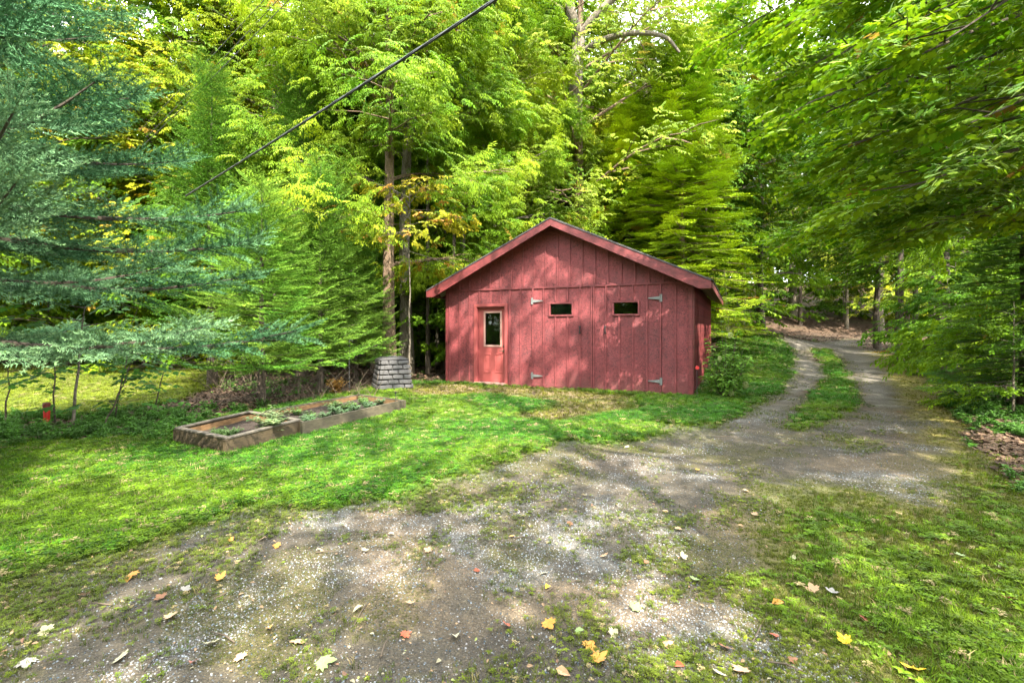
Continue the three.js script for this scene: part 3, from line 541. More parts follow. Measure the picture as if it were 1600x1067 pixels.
    part('handle', merged([moved(bx(0.028, 0.16, 0.014, 0.003), 0, 0, 0.034), moved(bx(0.045, 0.04, 0.03, 0.003), 0, 0.075, 0.015), moved(bx(0.045, 0.04, 0.03, 0.003), 0, -0.075, 0.015)]), M.blackMetal, g, [gm - dir * 0.318, 1.5, 0.024]);
  }
  part('floor_slab', bx(SHED_W - 0.25, 0.06, SHED_D - 0.25, 0), M.concrete, shed, [RX, 0.03, -SHED_D / 2]);
}

// ------------------------------------------------------------------ raised garden beds
function raisedBed(name, label, Q, h, mats, cap, group) {
  const cx = Q.reduce((a, q) => a + q[0], 0) / 4, cd = Q.reduce((a, q) => a + q[1], 0) / 4;
  const t = thing(name, label, 'garden bed', [cx, 0, -cd], 0);
  for (let k = 0; k < 4; k++) {
    const A = Q[k], B = Q[(k + 1) % 4], dx = B[0] - A[0], dd = B[1] - A[1], len = Math.hypot(dx, dd), ry = Math.atan2(dd, dx);
    const nx = -dd / len, nd = dx / len;                       // inward
    const mx = (A[0] + B[0]) / 2 - cx, md = (A[1] + B[1]) / 2 - cd, ins = 0.02;
    part('board', bx(len - 0.045, h, 0.038, 0.004), mats[0], t, [mx + nx * ins, h / 2 - 0.01, -(md + nd * ins)], [0, ry, 0]);
    part('inner_board', bx(len - 0.13, h - 0.03, 0.012, 0.002), M.boardInner, t, [mx + nx * 0.049, h / 2 - 0.02, -(md + nd * 0.049)], [0, ry, 0]);
    part('corner_post', bx(0.045, h - 0.004, 0.045, 0.004), mats[1], t, [A[0] - cx + (nx - 0) * 0.02, h / 2 - 0.012, -(A[1] - cd + nd * 0.02)], [0, ry, 0]);
    if (cap) part('cap_rail', bx(len - 0.03, 0.022, 0.075, 0.004), M.boardCap, t, [mx + nx * 0.03, h + 0.002 + 0.0012 * (k % 2), -(md + nd * 0.03)], [0, ry, 0]);
  }
  const sh = new THREE.BufferGeometry(), n = 14, P = [], I = [], U = [];
  for (let j = 0; j <= n; j++) for (let i = 0; i <= n; i++) {
    const u = lerp(0.02, 0.98, i / n), v = lerp(0.02, 0.98, j / n), x = lerp(lerp(Q[0][0], Q[1][0], u), lerp(Q[3][0], Q[2][0], u), v), d = lerp(lerp(Q[0][1], Q[1][1], u), lerp(Q[3][1], Q[2][1], u), v);
    P.push(x - cx, h * 0.52 + (fbm(x * 6, d * 6, 3) - 0.5) * 0.07, -(d - cd)); U.push(x, d);
    if (i < n && j < n) { const a = j * (n + 1) + i; I.push(a, a + 1, a + n + 1, a + 1, a + n + 2, a + n + 1); }
  }
  sh.setAttribute('position', new THREE.Float32BufferAttribute(P, 3)); sh.setAttribute('uv', new THREE.Float32BufferAttribute(U, 2)); sh.setIndex(I); sh.computeVertexNormals();
  part('soil', sh, M.bedSoil, t);
  return t;
}
raisedBed('raised_bed', 'square brown plank garden bed with a flat grey rim, nearest to the camera', BED1, 0.225, [M.boardBrown, M.boardBrown], true);
raisedBed('raised_bed', 'long grey plank garden bed without a rim, running towards the shed', BED2, 0.225, [M.boardGrey, M.boardGrey], false);

// plants that grow in the beds
function leafyPlant(seed, h, stems, L, Wd, cols) {
  const r = mulberry(seed), t = new Tri();
  for (let s = 0; s < stems; s++) {
    const a = r() * 6.28, e = 0.25 + 0.6 * r(), hh = h * (0.6 + 0.5 * r()); let x = gauss(r) * 0.04, y = 0, z = gauss(r) * 0.04; const n = Math.max(3, Math.round(hh / 0.035));
    for (let k = 0; k < n; k++) {
      const q = k / n, px = x, py = y, pz = z; x += Math.cos(a) * e * hh / n * (0.4 + q); z += Math.sin(a) * e * hh / n * (0.4 + q); y += hh / n * (1 - 0.35 * q);
      const w = 0.003, c = cols[0]; t.quad([px - w, py, pz], [px + w, py, pz], [x + w, y, z], [x - w, y, z], c.map((v) => v * 0.7)); t.quad([px, py, pz - w], [px, py, pz + w], [x, y, z + w], [x, y, z - w], c.map((v) => v * 0.7));
      for (let m = 0; m < 2; m++) { const b = k * 2.4 + m * 3.14 + r(), up = 0.2 + 0.5 * r(), cc = cols[Math.floor(r() * cols.length)], v = 0.8 + 0.4 * r(); leafShape(t, _v(x, y, z), _v(Math.cos(b), up, Math.sin(b)), _v(-Math.cos(b) * up, 1, -Math.sin(b) * up), L * (0.6 + 0.6 * r()) * (1.1 - 0.4 * q), Wd * (0.7 + 0.5 * r()), 0.15, 0.3, cc.map((w2) => w2 * v)); }
    }
  }
  return t.geo();
}
const inBed = (Q, u, v) => [lerp(lerp(Q[0][0], Q[1][0], u), lerp(Q[3][0], Q[2][0], u), v), lerp(lerp(Q[0][1], Q[1][1], u), lerp(Q[3][1], Q[2][1], u), v)];
{
  const GREEN = [[0.10, 0.20, 0.03], [0.13, 0.22, 0.05], [0.07, 0.16, 0.02]], PALE = [[0.16, 0.22, 0.07], [0.20, 0.25, 0.09], [0.10, 0.18, 0.05]], DARK = [[0.05, 0.12, 0.03], [0.07, 0.14, 0.05]], DRY = [[0.42, 0.24, 0.04], [0.5, 0.3, 0.06], [0.33, 0.17, 0.04]];
  const put = (name, label, Q, u, v, y, geo, group) => { const [x, d] = inBed(Q, u, v); const m = part(name, geo, M.leafV, scene, [x, y, -d]); name === 'weed_plant' ? m.scale.set(1.5, 0.85, 1.5) : m.scale.set(1.35, 1, 1.35); return tag(m, label, 'plant', group); };
  put('weed_plant', 'bright green feathery weed spilling over the front corner of the near garden bed', BED1, 0.72, 0.22, 0.12, leafyPlant(901, 0.17, 40, 0.055, 0.014, GREEN));
  put('weed_plant', 'low green weed along the front of the near garden bed', BED1, 0.5, 0.2, 0.11, leafyPlant(902, 0.13, 34, 0.05, 0.013, GREEN));
  put('weed_plant', 'pale leafy weed standing tallest at the right side of the near garden bed', BED1, 0.88, 0.62, 0.12, leafyPlant(903, 0.30, 16, 0.08, 0.032, PALE));
  put('weed_plant', 'pale leafy weed where the two garden beds meet', BED1, 0.62, 0.86, 0.12, leafyPlant(904, 0.34, 12, 0.08, 0.03, PALE));
  put('weed_plant', 'spiky green weed tuft at the back of the long garden bed', BED2, 0.4, 0.5, 0.12, leafyPlant(905, 0.20, 14, 0.09, 0.022, GREEN));
  const dk = leafyPlant(906, 0.13, 12, 0.06, 0.03, DARK), gr = leafyPlant(907, 0.12, 12, 0.06, 0.03, GREEN);
  const spots = [[0.75, 0.12], [0.8, 0.25], [0.6, 0.2], [0.85, 0.4], [0.62, 0.42], [0.78, 0.55], [0.5, 0.66], [0.72, 0.72], [0.45, 0.82], [0.7, 0.88], [0.3, 0.9], [0.25, 0.2], [0.9, 0.08], [0.55, 0.56], [0.86, 0.68]].sort((p, q) => p[1] - q[1]);
  spots.forEach(([u, v], k) => put('bed_plant', 'small leafy plant in the long garden bed, ' + ORD[k] + ' of fifteen counted from its near end', BED2, u, v, 0.11, u > 0.6 ? dk : gr, 'small plants in the long garden bed'));
  const [ox, od] = G(522, 618), dryG = leafyPlant(910, 0.42, 26, 0.10, 0.03, DRY);
  tag(part('dry_shrub', dryG, M.leafV, scene, [ox, 0.0, -od - 0.1]), 'small orange brown withered shrub behind the long garden bed', 'shrub');
}

// ------------------------------------------------------------------ compost bin of stone patterned plastic
{
  const c = [-3.02, 12.15], bin = thing('compost_bin', 'black plastic compost bin patterned like stacked stone, left of the shed', 'compost bin', [c[0], 0, -c[1]], 0.42);
  const rows = 6, h = 0.118, r = mulberry(77);
  const half = (y) => 0.43 - 0.085 * (y / 0.72);
  const core = new THREE.CylinderGeometry(half(0.70) * 1.27, half(0) * 1.27, 0.70, 4, 1); core.rotateY(Math.PI / 4); part('body', boxUV(moved(core, 0, 0.36, 0)), M.compost, bin);
  for (let row = 0; row < rows; row++) for (let f = 0; f < 4; f++) {
    const y = 0.05 + row * h + h / 2, hw = half(y) + 0.004, cuts = row % 2 ? [-1, -0.42, 0.22, 1] : [-1, -0.15, 0.55, 1];
    for (let k = 0; k < 3; k++) {
      const a = cuts[k] * hw * 0.97, b = cuts[k + 1] * hw * 0.97, g = bx(b - a - 0.014, h - 0.012 - 0.022 * r(), 0.05, 0.02);
      const m = part('stone_block', g, M.compost, bin);
      const th = f * Math.PI / 2; const lx = (a + b) / 2, lz = hw - 0.012 + r() * 0.022;
      m.position.set(lx * Math.cos(th) + lz * Math.sin(th), y, -lx * Math.sin(th) + lz * Math.cos(th)); m.rotation.set(-0.118 * 0 , th, 0); m.rotateX(-0.115); m.rotateZ((r() - 0.5) * 0.09);
    }
  }
  const lid = new THREE.CylinderGeometry(0.36, 0.50, 0.055, 4, 1); lid.rotateY(Math.PI / 4); part('lid', boxUV(moved(lid, 0, 0.79, 0)), M.compost, bin);
  part('lid_knob', moved(new RoundedBoxGeometry(0.2, 0.03, 0.06, 2, 0.01), 0, 0.83, 0), M.compost, bin);
}

// ------------------------------------------------------------------ stakes, marker, wires
{
  const [x, d] = G(72, 661), st = thing('marker_post', 'short red plastic marker post with a dark top at the edge of the trees', 'post', [x, terrain(x, d), -d]);
  part('post', new THREE.LatheGeometry([[0, -0.1], [0.042, -0.1], [0.045, 0.24], [0.042, 0.25]].map((p) => new THREE.Vector2(...p)), 16), M.redPlastic, st);
  part('cap', new THREE.LatheGeometry([[0.05, 0.245], [0.052, 0.25], [0.052, 0.335], [0.046, 0.345], [0, 0.348]].map((p) => new THREE.Vector2(...p)), 16), M.darkRed, st);
  const [rx, rd] = G(1089, 623), rf = thing('reflector_stake', 'thin driveway stake with a red round reflector at the shed corner', 'stake', [rx, 0, -rd + 0.02]);
  part('rod', moved(new THREE.CylinderGeometry(0.005, 0.005, 0.68, 8), 0, 0.33, 0), M.wire, rf);
  part('reflector', moved(new THREE.CylinderGeometry(0.04, 0.04, 0.012, 20).rotateX(Math.PI / 2), 0, 0.68, 0.004), M.redPlastic, rf);
  const [gx, gd] = G(542, 615), gs = thing('garden_stake', 'tall thin metal rod standing behind the long garden bed', 'stake', [gx, 0, -gd - 0.15], 0);
  part('rod', moved(new THREE.CylinderGeometry(0.007, 0.009, 1.25, 8), 0, 0.6, 0), M.wire, gs); part('hook', new THREE.TorusGeometry(0.04, 0.006, 6, 12, 3.4), M.wire, gs, [0.04, 1.22, 0]);
  const [hx, hd] = inBed(BED2, 0.97, 0.9); const ps = thing('plant_stake', 'short dark stake with a small black head at the far end of the long bed', 'stake', [hx, 0, -hd], 0);
  part('rod', moved(new THREE.CylinderGeometry(0.005, 0.005, 0.34, 6), 0, 0.2, 0), M.wire, ps); part('head', moved(new THREE.SphereGeometry(0.02, 8, 6), 0, 0.37, 0), M.blackMetal, ps);
  const span = (a, b, sag, n = 40) => { const p = []; for (let k = 0; k <= n; k++) { const t = k / n, v = a.clone().lerp(b, t); v.y -= sag * 4 * t * (1 - t); p.push(v); } return p; };
  const cable = thing('overhead_cable', 'thick twisted black service cable crossing the upper left of the view', 'cable', [0, 0, 0]);
  const line = span(at(1000, -146, 3.6), at(290, 306, 9.6), 0.02, 60);
  const wind = (ph, rad) => line.map((p, k) => p.clone().add(_v(Math.cos(k * 0.9 + ph) * rad, Math.sin(k * 0.9 + ph) * rad, 0)));
  for (const ph of [0, 2.1, 4.2]) { const pts = wind(ph, 0.0085); part('strand', tube(pts, pts.map(() => 0.0105), 6), M.cable, cable); }
  for (const [a, b, c, lab] of [[[470, -20], [222, 228], 15, 'uppermost of the thin wires behind the blue spruce'], [[452, -20], [228, 214], 15.4, 'middle one of the thin wires behind the blue spruce'], [[430, -20], [218, 204], 15.8, 'lowest of the thin wires behind the blue spruce']]) {
    const p = span(at(...a, c - 4), at(...b, c), 0.05, 20); tag(part('overhead_wire', tube(p, p.map(() => 0.009), 5), M.wire, scene), lab, 'wire');
  }
}

// ------------------------------------------------------------------ foliage pieces
function broadSprig(seed, n, L, Wd, len) {                       // a twig with alternate drooping leaves, along +x
  const r = mulberry(seed), t = new Tri();
  t.quad([0, 0, -0.004], [len, -0.03, -0.002], [len, -0.03, 0.002], [0, 0, 0.004], [0.5, 0.4, 0.3]);
  for (let k = 0; k < n; k++) {
    const u = (k + 0.7) / n, sd_ = k % 2 ? 1 : -1, a = sd_ * (0.5 + 0.7 * r()) * (k === n - 1 ? 0.2 : 1), s = 0.72 + 0.5 * r(), e = -0.15 - 0.5 * r();
    const o = _v(len * u, -0.03 * u + gauss(r) * 0.02, gauss(r) * 0.03);
    leafShape(t, o, _v(Math.cos(a), e * 0.6, Math.sin(a)), _v(gauss(r) * 0.5, 1, gauss(r) * 0.5), L * (0.75 + 0.5 * r()), Wd * (0.8 + 0.4 * r()), 0.16, 0.25, [s, s, s * (0.8 + 0.2 * r())]);
  }
  return t.geo();
}
function ashSprig(seed) {                                        // four drooping compound leaves of narrow leaflets
  const r = mulberry(seed), t = new Tri();
  for (let q = 0; q < 5; q++) {
    const a = (q - 2) * 0.75 + gauss(r) * 0.3, L = 0.3 + 0.12 * r(), s0 = 0.78 + 0.4 * r(), ox = 0.12 * r();
    for (let k = 0; k < 7; k++) {
      const i = Math.floor(k / 2), u = k === 6 ? 0.95 : 0.35 + 0.25 * i, sd_ = k % 2 ? 1 : -1, b = k === 6 ? a : a + sd_ * 0.85, dy = -0.12 * u * u;
      const s = s0 * (0.9 + 0.2 * r());
      leafShape(t, _v(ox + Math.cos(a) * L * u, dy, Math.sin(a) * L * u), _v(Math.cos(b), -0.45 - 0.3 * r(), Math.sin(b)), _v(gauss(r) * 0.3, 1, gauss(r) * 0.3), 0.115, 0.042, 0.12, 0.15, [s, s, s * 0.9]);
    }
  }
  return t.geo();
}
const MAPLE = [[0, 0], [0.10, 0.16], [0.42, 0.22], [0.36, 0.34], [0.55, 0.50], [0.40, 0.53], [0.42, 0.68], [0.20, 0.62], [0.18, 0.80], [0, 1.0]];
function mapleLeaf(t, o, dir, nrm, L, curl, col) {
  const D = dir.clone().normalize(), S = new THREE.Vector3().crossVectors(nrm, D).normalize(), U = new THREE.Vector3().crossVectors(D, S);
  const P = (v, u) => { const w = curl * L * (v * v * 1.4 + (u - 0.5) * (u - 0.5)); return [o.x + (D.x * u + S.x * v) * L + U.x * w, o.y + (D.y * u + S.y * v) * L + U.y * w, o.z + (D.z * u + S.z * v) * L + U.z * w]; };
  const c = P(0, 0.38);
  for (const sgn of [1, -1]) for (let k = 0; k < MAPLE.length - 1; k++) { const a = P(sgn * MAPLE[k][0], MAPLE[k][1]), b = P(sgn * MAPLE[k + 1][0], MAPLE[k + 1][1]); sgn > 0 ? t.tri(c, a, b, col) : t.tri(c, b, a, col); }
}
function mapleSprig(seed, n) {
  const r = mulberry(seed), t = new Tri();
  t.quad([0, 0, -0.004], [0.4, -0.02, -0.002], [0.4, -0.02, 0.002], [0, 0, 0.004], [0.5, 0.3, 0.2]);
  for (let k = 0; k < n; k++) { const u = 0.2 + 0.8 * k / (n - 1), a = (k % 2 ? 1 : -1) * (0.5 + 0.8 * r()), s = 0.75 + 0.45 * r(); mapleLeaf(t, _v(0.4 * u + 0.05 * Math.cos(a), -0.03 * r(), 0.07 * Math.sin(a)), _v(Math.cos(a), -0.25 - 0.25 * r(), Math.sin(a)), _v(gauss(r) * 0.35, 1, gauss(r) * 0.35), 0.10 + 0.045 * r(), -0.1 * r(), [s, s, s * 0.9]); }
  return t.geo();
}
// a flat spray of needle bearing shoots along +x, unit length; soft growth paler at the tips
function needlePiece(seed, { pairs, nl, nw, flat, per, tip, spread = 0.85, side = 0.5 }) {
  const r = mulberry(seed), t = new Tri();
  const shoot = (ox, oy, oz, a, len, rise) => {
    const dx = Math.cos(a), dz = Math.sin(a), n = Math.max(4, Math.round(per * len));
    t.quad([ox, oy, oz - 0.006], [ox + dx * len, oy + rise * len, oz + dz * len - 0.003], [ox + dx * len, oy + rise * len, oz + dz * len + 0.003], [ox, oy, oz + 0.006], [0.8, 0.55, 0.4]);
    for (let k = 0; k < n; k++) {
      const u = (k + r()) / n, bx0 = ox + dx * len * u, by = oy + rise * len * u, bz = oz + dz * len * u;
      const ph = flat ? (k % 2 ? 0 : Math.PI) + gauss(r) * 0.45 : r() * 5.2 - 1.0, fwd = 0.45 + 0.5 * u;
      const sx = -dz * Math.cos(ph), sz = dx * Math.cos(ph), sy = Math.sin(ph), l = nl * (0.8 + 0.4 * r()) * (1 - 0.25 * u);
      const ex = bx0 + (dx * fwd + sx) * l * 0.8, ey = by + (rise * fwd + sy) * l * 0.8, ez = bz + (dz * fwd + sz) * l * 0.8;
      const c = lerp(0.72, 1.0 + tip, u) * (0.85 + 0.3 * r());
      t.tri([bx0 - dx * nw, by, bz - dz * nw], [bx0 + dx * nw, by + nw * 0.4, bz + dz * nw], [ex, ey, ez], [c * (1 + (flat ? 0 : tip) * 0.25 * u), c, c * (1 - 0.1 * tip * u)]);
    }
  };
  shoot(0, 0, 0, 0, 1, 0.05);
  for (let p = 0; p < pairs; p++) for (const sgn of [-1, 1]) { const u = 0.06 + 0.78 * (p + 0.5 * r()) / pairs; shoot(u, 0.05 * u, 0, sgn * (spread + 0.15 * gauss(r)), side * (1.05 - u) + 0.1, 0.06 + 0.08 * gauss(r)); }
  return t.geo();
}
const SPRIG = { broad: broadSprig(1001, 12, 0.115, 0.066, 0.42), small: broadSprig(1002, 16, 0.075, 0.045, 0.4), ash: ashSprig(1003), maple: mapleSprig(1004, 8), big: broadSprig(1005, 9, 0.19, 0.11, 0.6) };
const SPRAY = {
  spruce: needlePiece(1101, { pairs: 3, nl: 0.075, nw: 0.010, flat: false, per: 95, tip: 0.9, side: 0.48 }),
  spruceFar: needlePiece(1102, { pairs: 4, nl: 0.095, nw: 0.02, flat: false, per: 30, tip: 0.5 }),
  hemlock: needlePiece(1103, { pairs: 6, nl: 0.08, nw: 0.03, flat: true, per: 18, tip: 0.4, spread: 0.75, side: 0.55 }),
};

// ------------------------------------------------------------------ tree prototypes: trunk, limbs, places of the sprigs
function orient(list, p, dir, up, s, roll = 0) {                 // +x of the piece along dir
  const X = dir.clone().normalize(), Z = new THREE.Vector3().crossVectors(X, up).normalize(), Y = new THREE.Vector3().crossVectors(Z, X);
  _m.makeBasis(X, Y, Z); _q.setFromRotationMatrix(_m); if (roll) _q.multiply(_q2.setFromAxisAngle(_v(1, 0, 0), roll));
  _m.compose(p, _q, _s.set(s, s, s)); for (let k = 0; k < 16; k++) list.push(_m.elements[k]);
}
const UP = _v(0, 1, 0);
function broadTree(seed, { h, clear, r: R, tr, limbs, sprigs, s = 1, layered = 0, lean = 0 }) {
  const r = mulberry(seed), N = 9, tp = [], trr = [];
  const lx = lean * Math.cos(seed), lz = lean * Math.sin(seed * 1.7);
  for (let k = 0; k <= N; k++) { const t = k / N; tp.push(_v(lx * t * h + gauss(r) * 0.05 * h * 0.12 * t, t * h * 0.96 - 0.15 * (k === 0), lz * t * h + gauss(r) * 0.006 * h)); trr.push(tr * (k === 0 ? 1.35 : 1 - 0.86 * t)); }
  const trunkAt = (y) => { const f = clamp(y / (h * 0.96)) * N, i = Math.min(N - 1, Math.floor(f)); return tp[i].clone().lerp(tp[i + 1], f - i); };
  const limbG = [], mats = [];
  for (let i = 0; i < limbs; i++) {
    const rel = (i + 0.5 * r()) / limbs, y = lerp(clear, h * 0.93, Math.pow(rel, 0.9)), az = i * 2.399 + gauss(r) * 0.4, o = trunkAt(y);
    const prof = Math.sin(Math.PI * clamp(0.22 + 0.72 * rel)) ** 0.7 * (1 - 0.35 * rel), len = R * prof * (0.75 + 0.45 * r()), el = lerp(0.12, 0.85, rel) + gauss(r) * 0.15 - 0.3 * layered;
    const pts = [o.clone()], dir = _v(Math.cos(az) * Math.cos(el), Math.sin(el), Math.sin(az) * Math.cos(el)); const p = o.clone();
    for (let k = 0; k < 5; k++) { dir.y += (0.10 - 0.09 * k) * (layered ? 0.4 : 1); dir.x += gauss(r) * 0.12; dir.z += gauss(r) * 0.12; dir.normalize(); p.addScaledVector(dir, len / 5); pts.push(p.clone()); }
    const lr = Math.max(0.014, tr * 0.34 * (1 - 0.6 * rel)); limbG.push(tube(pts, pts.map((_, k) => lr * (1 - 0.16 * k)), 5, false));
    const quota = sprigs / limbs * (0.6 + 0.4 * prof), subs = 6;
    for (let q = 0; q < subs; q++) {
      const u = 0.28 + 0.72 * (q + r() * 0.6) / subs, f = u * 5, i0 = Math.min(4, Math.floor(f)), base = pts[i0].clone().lerp(pts[i0 + 1], f - i0), a2 = az + (q % 2 ? 1 : -1) * (0.55 + 0.6 * r()) * (q === subs - 1 ? 0.15 : 1), sl = len * 0.42 * (1.15 - 0.7 * u) + 0.25, e2 = el * 0.4 + gauss(r) * 0.25;
      const sd2 = _v(Math.cos(a2) * Math.cos(e2), Math.sin(e2), Math.sin(a2) * Math.cos(e2)), end = base.clone().addScaledVector(sd2, sl); end.y -= 0.1 * sl;
      if (sl > 0.6) limbG.push(tube([base, base.clone().lerp(end, 0.5).add(_v(0, 0.05 * sl, 0)), end], [lr * 0.4, lr * 0.28, 0.006], 3, false));
      const n = Math.round(quota / subs * (0.5 + r()));
      for (let k = 0; k < n; k++) {
        const t = 0.12 + 0.98 * Math.sqrt(r()), c = base.clone().lerp(end, t), j = (0.32 + 0.2 * sl) * Math.sqrt(s); c.x += gauss(r) * j; c.y += gauss(r) * j * (1.25 - 0.9 * layered); c.z += gauss(r) * j;
        const ya = a2 + gauss(r) * 1.1, dd = _v(Math.cos(ya), -0.4 + gauss(r) * 0.5, Math.sin(ya));
        orient(mats, c, dd, UP, s * (0.75 + 0.5 * r()), gauss(r) * 0.8);
      }
    }
  }
  return { trunk: tube(tp, trr, 9), limbs: merged(limbG), mats: Float32Array.from(mats), reach: R };
}
function coniferTree(seed, { h, clear, r: R, tr, step, per, droop, s, gap, curve = 0.75, dead = 0, tipUp = 0.25, jitter = 0.25, wood = 0.013 }) {
  const r = mulberry(seed), tp = [], trr = [], N = 8, limbG = [], mats = [];
  for (let k = 0; k <= N; k++) { const t = k / N; tp.push(_v(gauss(r) * 0.02 * h * 0.15, t * h - 0.12 * (k === 0), gauss(r) * 0.02 * h * 0.15)); trr.push(tr * (k === 0 ? 1.3 : 1.0 - 0.95 * t)); }
  const trunkAt = (y) => { const f = clamp(y / h) * N, i = Math.min(N - 1, Math.floor(f)); return tp[i].clone().lerp(tp[i + 1], f - i); };
  let az0 = r() * 6;
  for (let y = clear; y < h - 0.08; y += step * (0.75 + 0.5 * r()) * (1 - 0.35 * y / h)) {
    az0 += 1.1;
    for (let k = 0; k < per; k++) {
      const az = az0 + k / per * 6.283 + gauss(r) * 0.3, rel = y / h, len = R * Math.pow(1 - rel, curve) * (0.72 + 0.4 * r()) + 0.08, o = trunkAt(y + gauss(r) * 0.06), n = 6, pts = [];
      const el0 = lerp(-0.05, 0.8, rel * rel);
      for (let q = 0; q <= n; q++) { const t = q / n; pts.push(_v(o.x + Math.cos(az) * len * t, o.y + len * (el0 * t - (rel < dead ? 0.5 * r() : droop) * t + (droop * 0.55 + tipUp) * t * t), o.z + Math.sin(az) * len * t)); }
      if (rel < dead && r() < 0.55) continue;
      const br = Math.max(0.006, wood * len * (rel < dead ? 0.6 : 1)); limbG.push(tube(pts, pts.map((_, q) => br * (1 - 0.14 * q)), 4, false));
      if (rel < dead) continue;
      const at_ = (t) => { const f = clamp(t) * n, i = Math.min(n - 1, Math.floor(f)); return pts[i].clone().lerp(pts[i + 1], f - i); };
      const side = _v(-Math.sin(az), 0, Math.cos(az));
      for (let t = 0.12; t < 1; t += gap / len) {
        const ps = Math.min(1, (1.15 - t) * len / (s * 1.5) + 0.35);
        for (const sg of [-1, 1]) { if (r() < 0.06) continue; const p = at_(t + 0.03 * gauss(r)), fw = at_(t + 0.1).sub(at_(t - 0.1)).normalize(); const dd = fw.multiplyScalar(0.75).addScaledVector(side, sg * (0.75 + 0.3 * r())); dd.y += gauss(r) * jitter - 0.08; orient(mats, p, dd, UP, s * ps * (0.75 + 0.5 * r()), gauss(r) * 0.35); }
      }
      if (wood > 0.015) for (let t = 0.25; t < 1; t += gap * 1.3 / len) { const q = at_(t + 0.1).sub(at_(t - 0.1)).normalize().multiplyScalar(0.8).addScaledVector(side, gauss(r) * 0.6); q.y += 0.35 + 0.3 * r(); orient(mats, at_(t), q, UP, s * (0.5 + 0.35 * r()), gauss(r) * 0.5); }
      const td = at_(1).sub(at_(0.85)); orient(mats, at_(0.97), td, UP, s * 0.9, 0);
    }
  }
  orient(mats, _v(tp[N].x, h - s * 0.6, tp[N].z), UP, _v(1, 0, 0), s * 0.9);
  return { trunk: tube(tp, trr, 8), limbs: merged(limbG), mats: Float32Array.from(mats), reach: R };
}
// a tree of a kind: own colours, shared shape
function plantTree(name, label, category, proto, pos, turn, scale, piece, leafMat, barkMat, tints, { group, spotty = 0.5, seed = 1, parts = ['trunk', 'branches', 'foliage'] } = {}) {
  const t = thing(name, label, category, pos, turn, group); t.scale.set(scale[0], scale[1], scale[0]);
  part(parts[0], proto.trunk, barkMat, t);
  const l = part(parts[1], proto.limbs, barkMat, t); l.userData.kind = 'stuff';
  const n = proto.mats.length / 16, cols = new Float32Array(n * 3), r = mulberry(seed * 7919 + 13);
  for (let k = 0; k < n; k++) {
    const x = proto.mats[16 * k + 12] + seed * 3.1, y = proto.mats[16 * k + 13], z = proto.mats[16 * k + 14];
    const u = clamp(fbm(x * 0.6 + y * 0.35, z * 0.6 - y * 0.45 + seed, 2) * 1.6 - 0.3 + gauss(r) * 0.18 * spotty * 2), v = 0.82 + 0.36 * r();
    const c = tints.length > 2 && r() < tints[3] ? tints[2] : mix3(tints[0], tints[1], u);
    cols[3 * k] = c[0] * v; cols[3 * k + 1] = c[1] * v; cols[3 * k + 2] = c[2] * v;
  }
  const o = new THREE.InstancedMesh(piece, leafMat, n); o.instanceMatrix = new THREE.InstancedBufferAttribute(proto.mats, 16); o.instanceColor = new THREE.InstancedBufferAttribute(cols, 3);
  o.name = parts[2]; o.userData.kind = 'stuff'; o.frustumCulled = false; t.add(o);
  return t;
}
const spot = (px, d) => onGround(px, d);

// ------------------------------------------------------------------ the forest
const TINT = {
  maple: [[0.07, 0.18, 0.005], [0.19, 0.30, 0.007], [0.32, 0.20, 0.02], 0.006],
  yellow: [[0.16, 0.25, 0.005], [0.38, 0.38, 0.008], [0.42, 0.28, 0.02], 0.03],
  autumn: [[0.18, 0.27, 0.01], [0.40, 0.34, 0.015], [0.42, 0.22, 0.03], 0.14],
  ash: [[0.10, 0.22, 0.008], [0.29, 0.36, 0.012], [0.38, 0.22, 0.03], 0.008],
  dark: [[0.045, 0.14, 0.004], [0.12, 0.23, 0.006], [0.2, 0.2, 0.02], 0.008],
  pale: [[0.13, 0.22, 0.015], [0.32, 0.38, 0.03], [0.36, 0.30, 0.05], 0.02],
  hemlock: [[0.11, 0.23, 0.006], [0.31, 0.42, 0.008], [0.30, 0.17, 0.015], 0.01],
  spruce: [[0.05, 0.16, 0.014], [0.14, 0.25, 0.03]],
  blue: [[0.035, 0.105, 0.045], [0.08, 0.165, 0.078]],
  green: [[0.04, 0.13, 0.012], [0.10, 0.21, 0.02]],
};
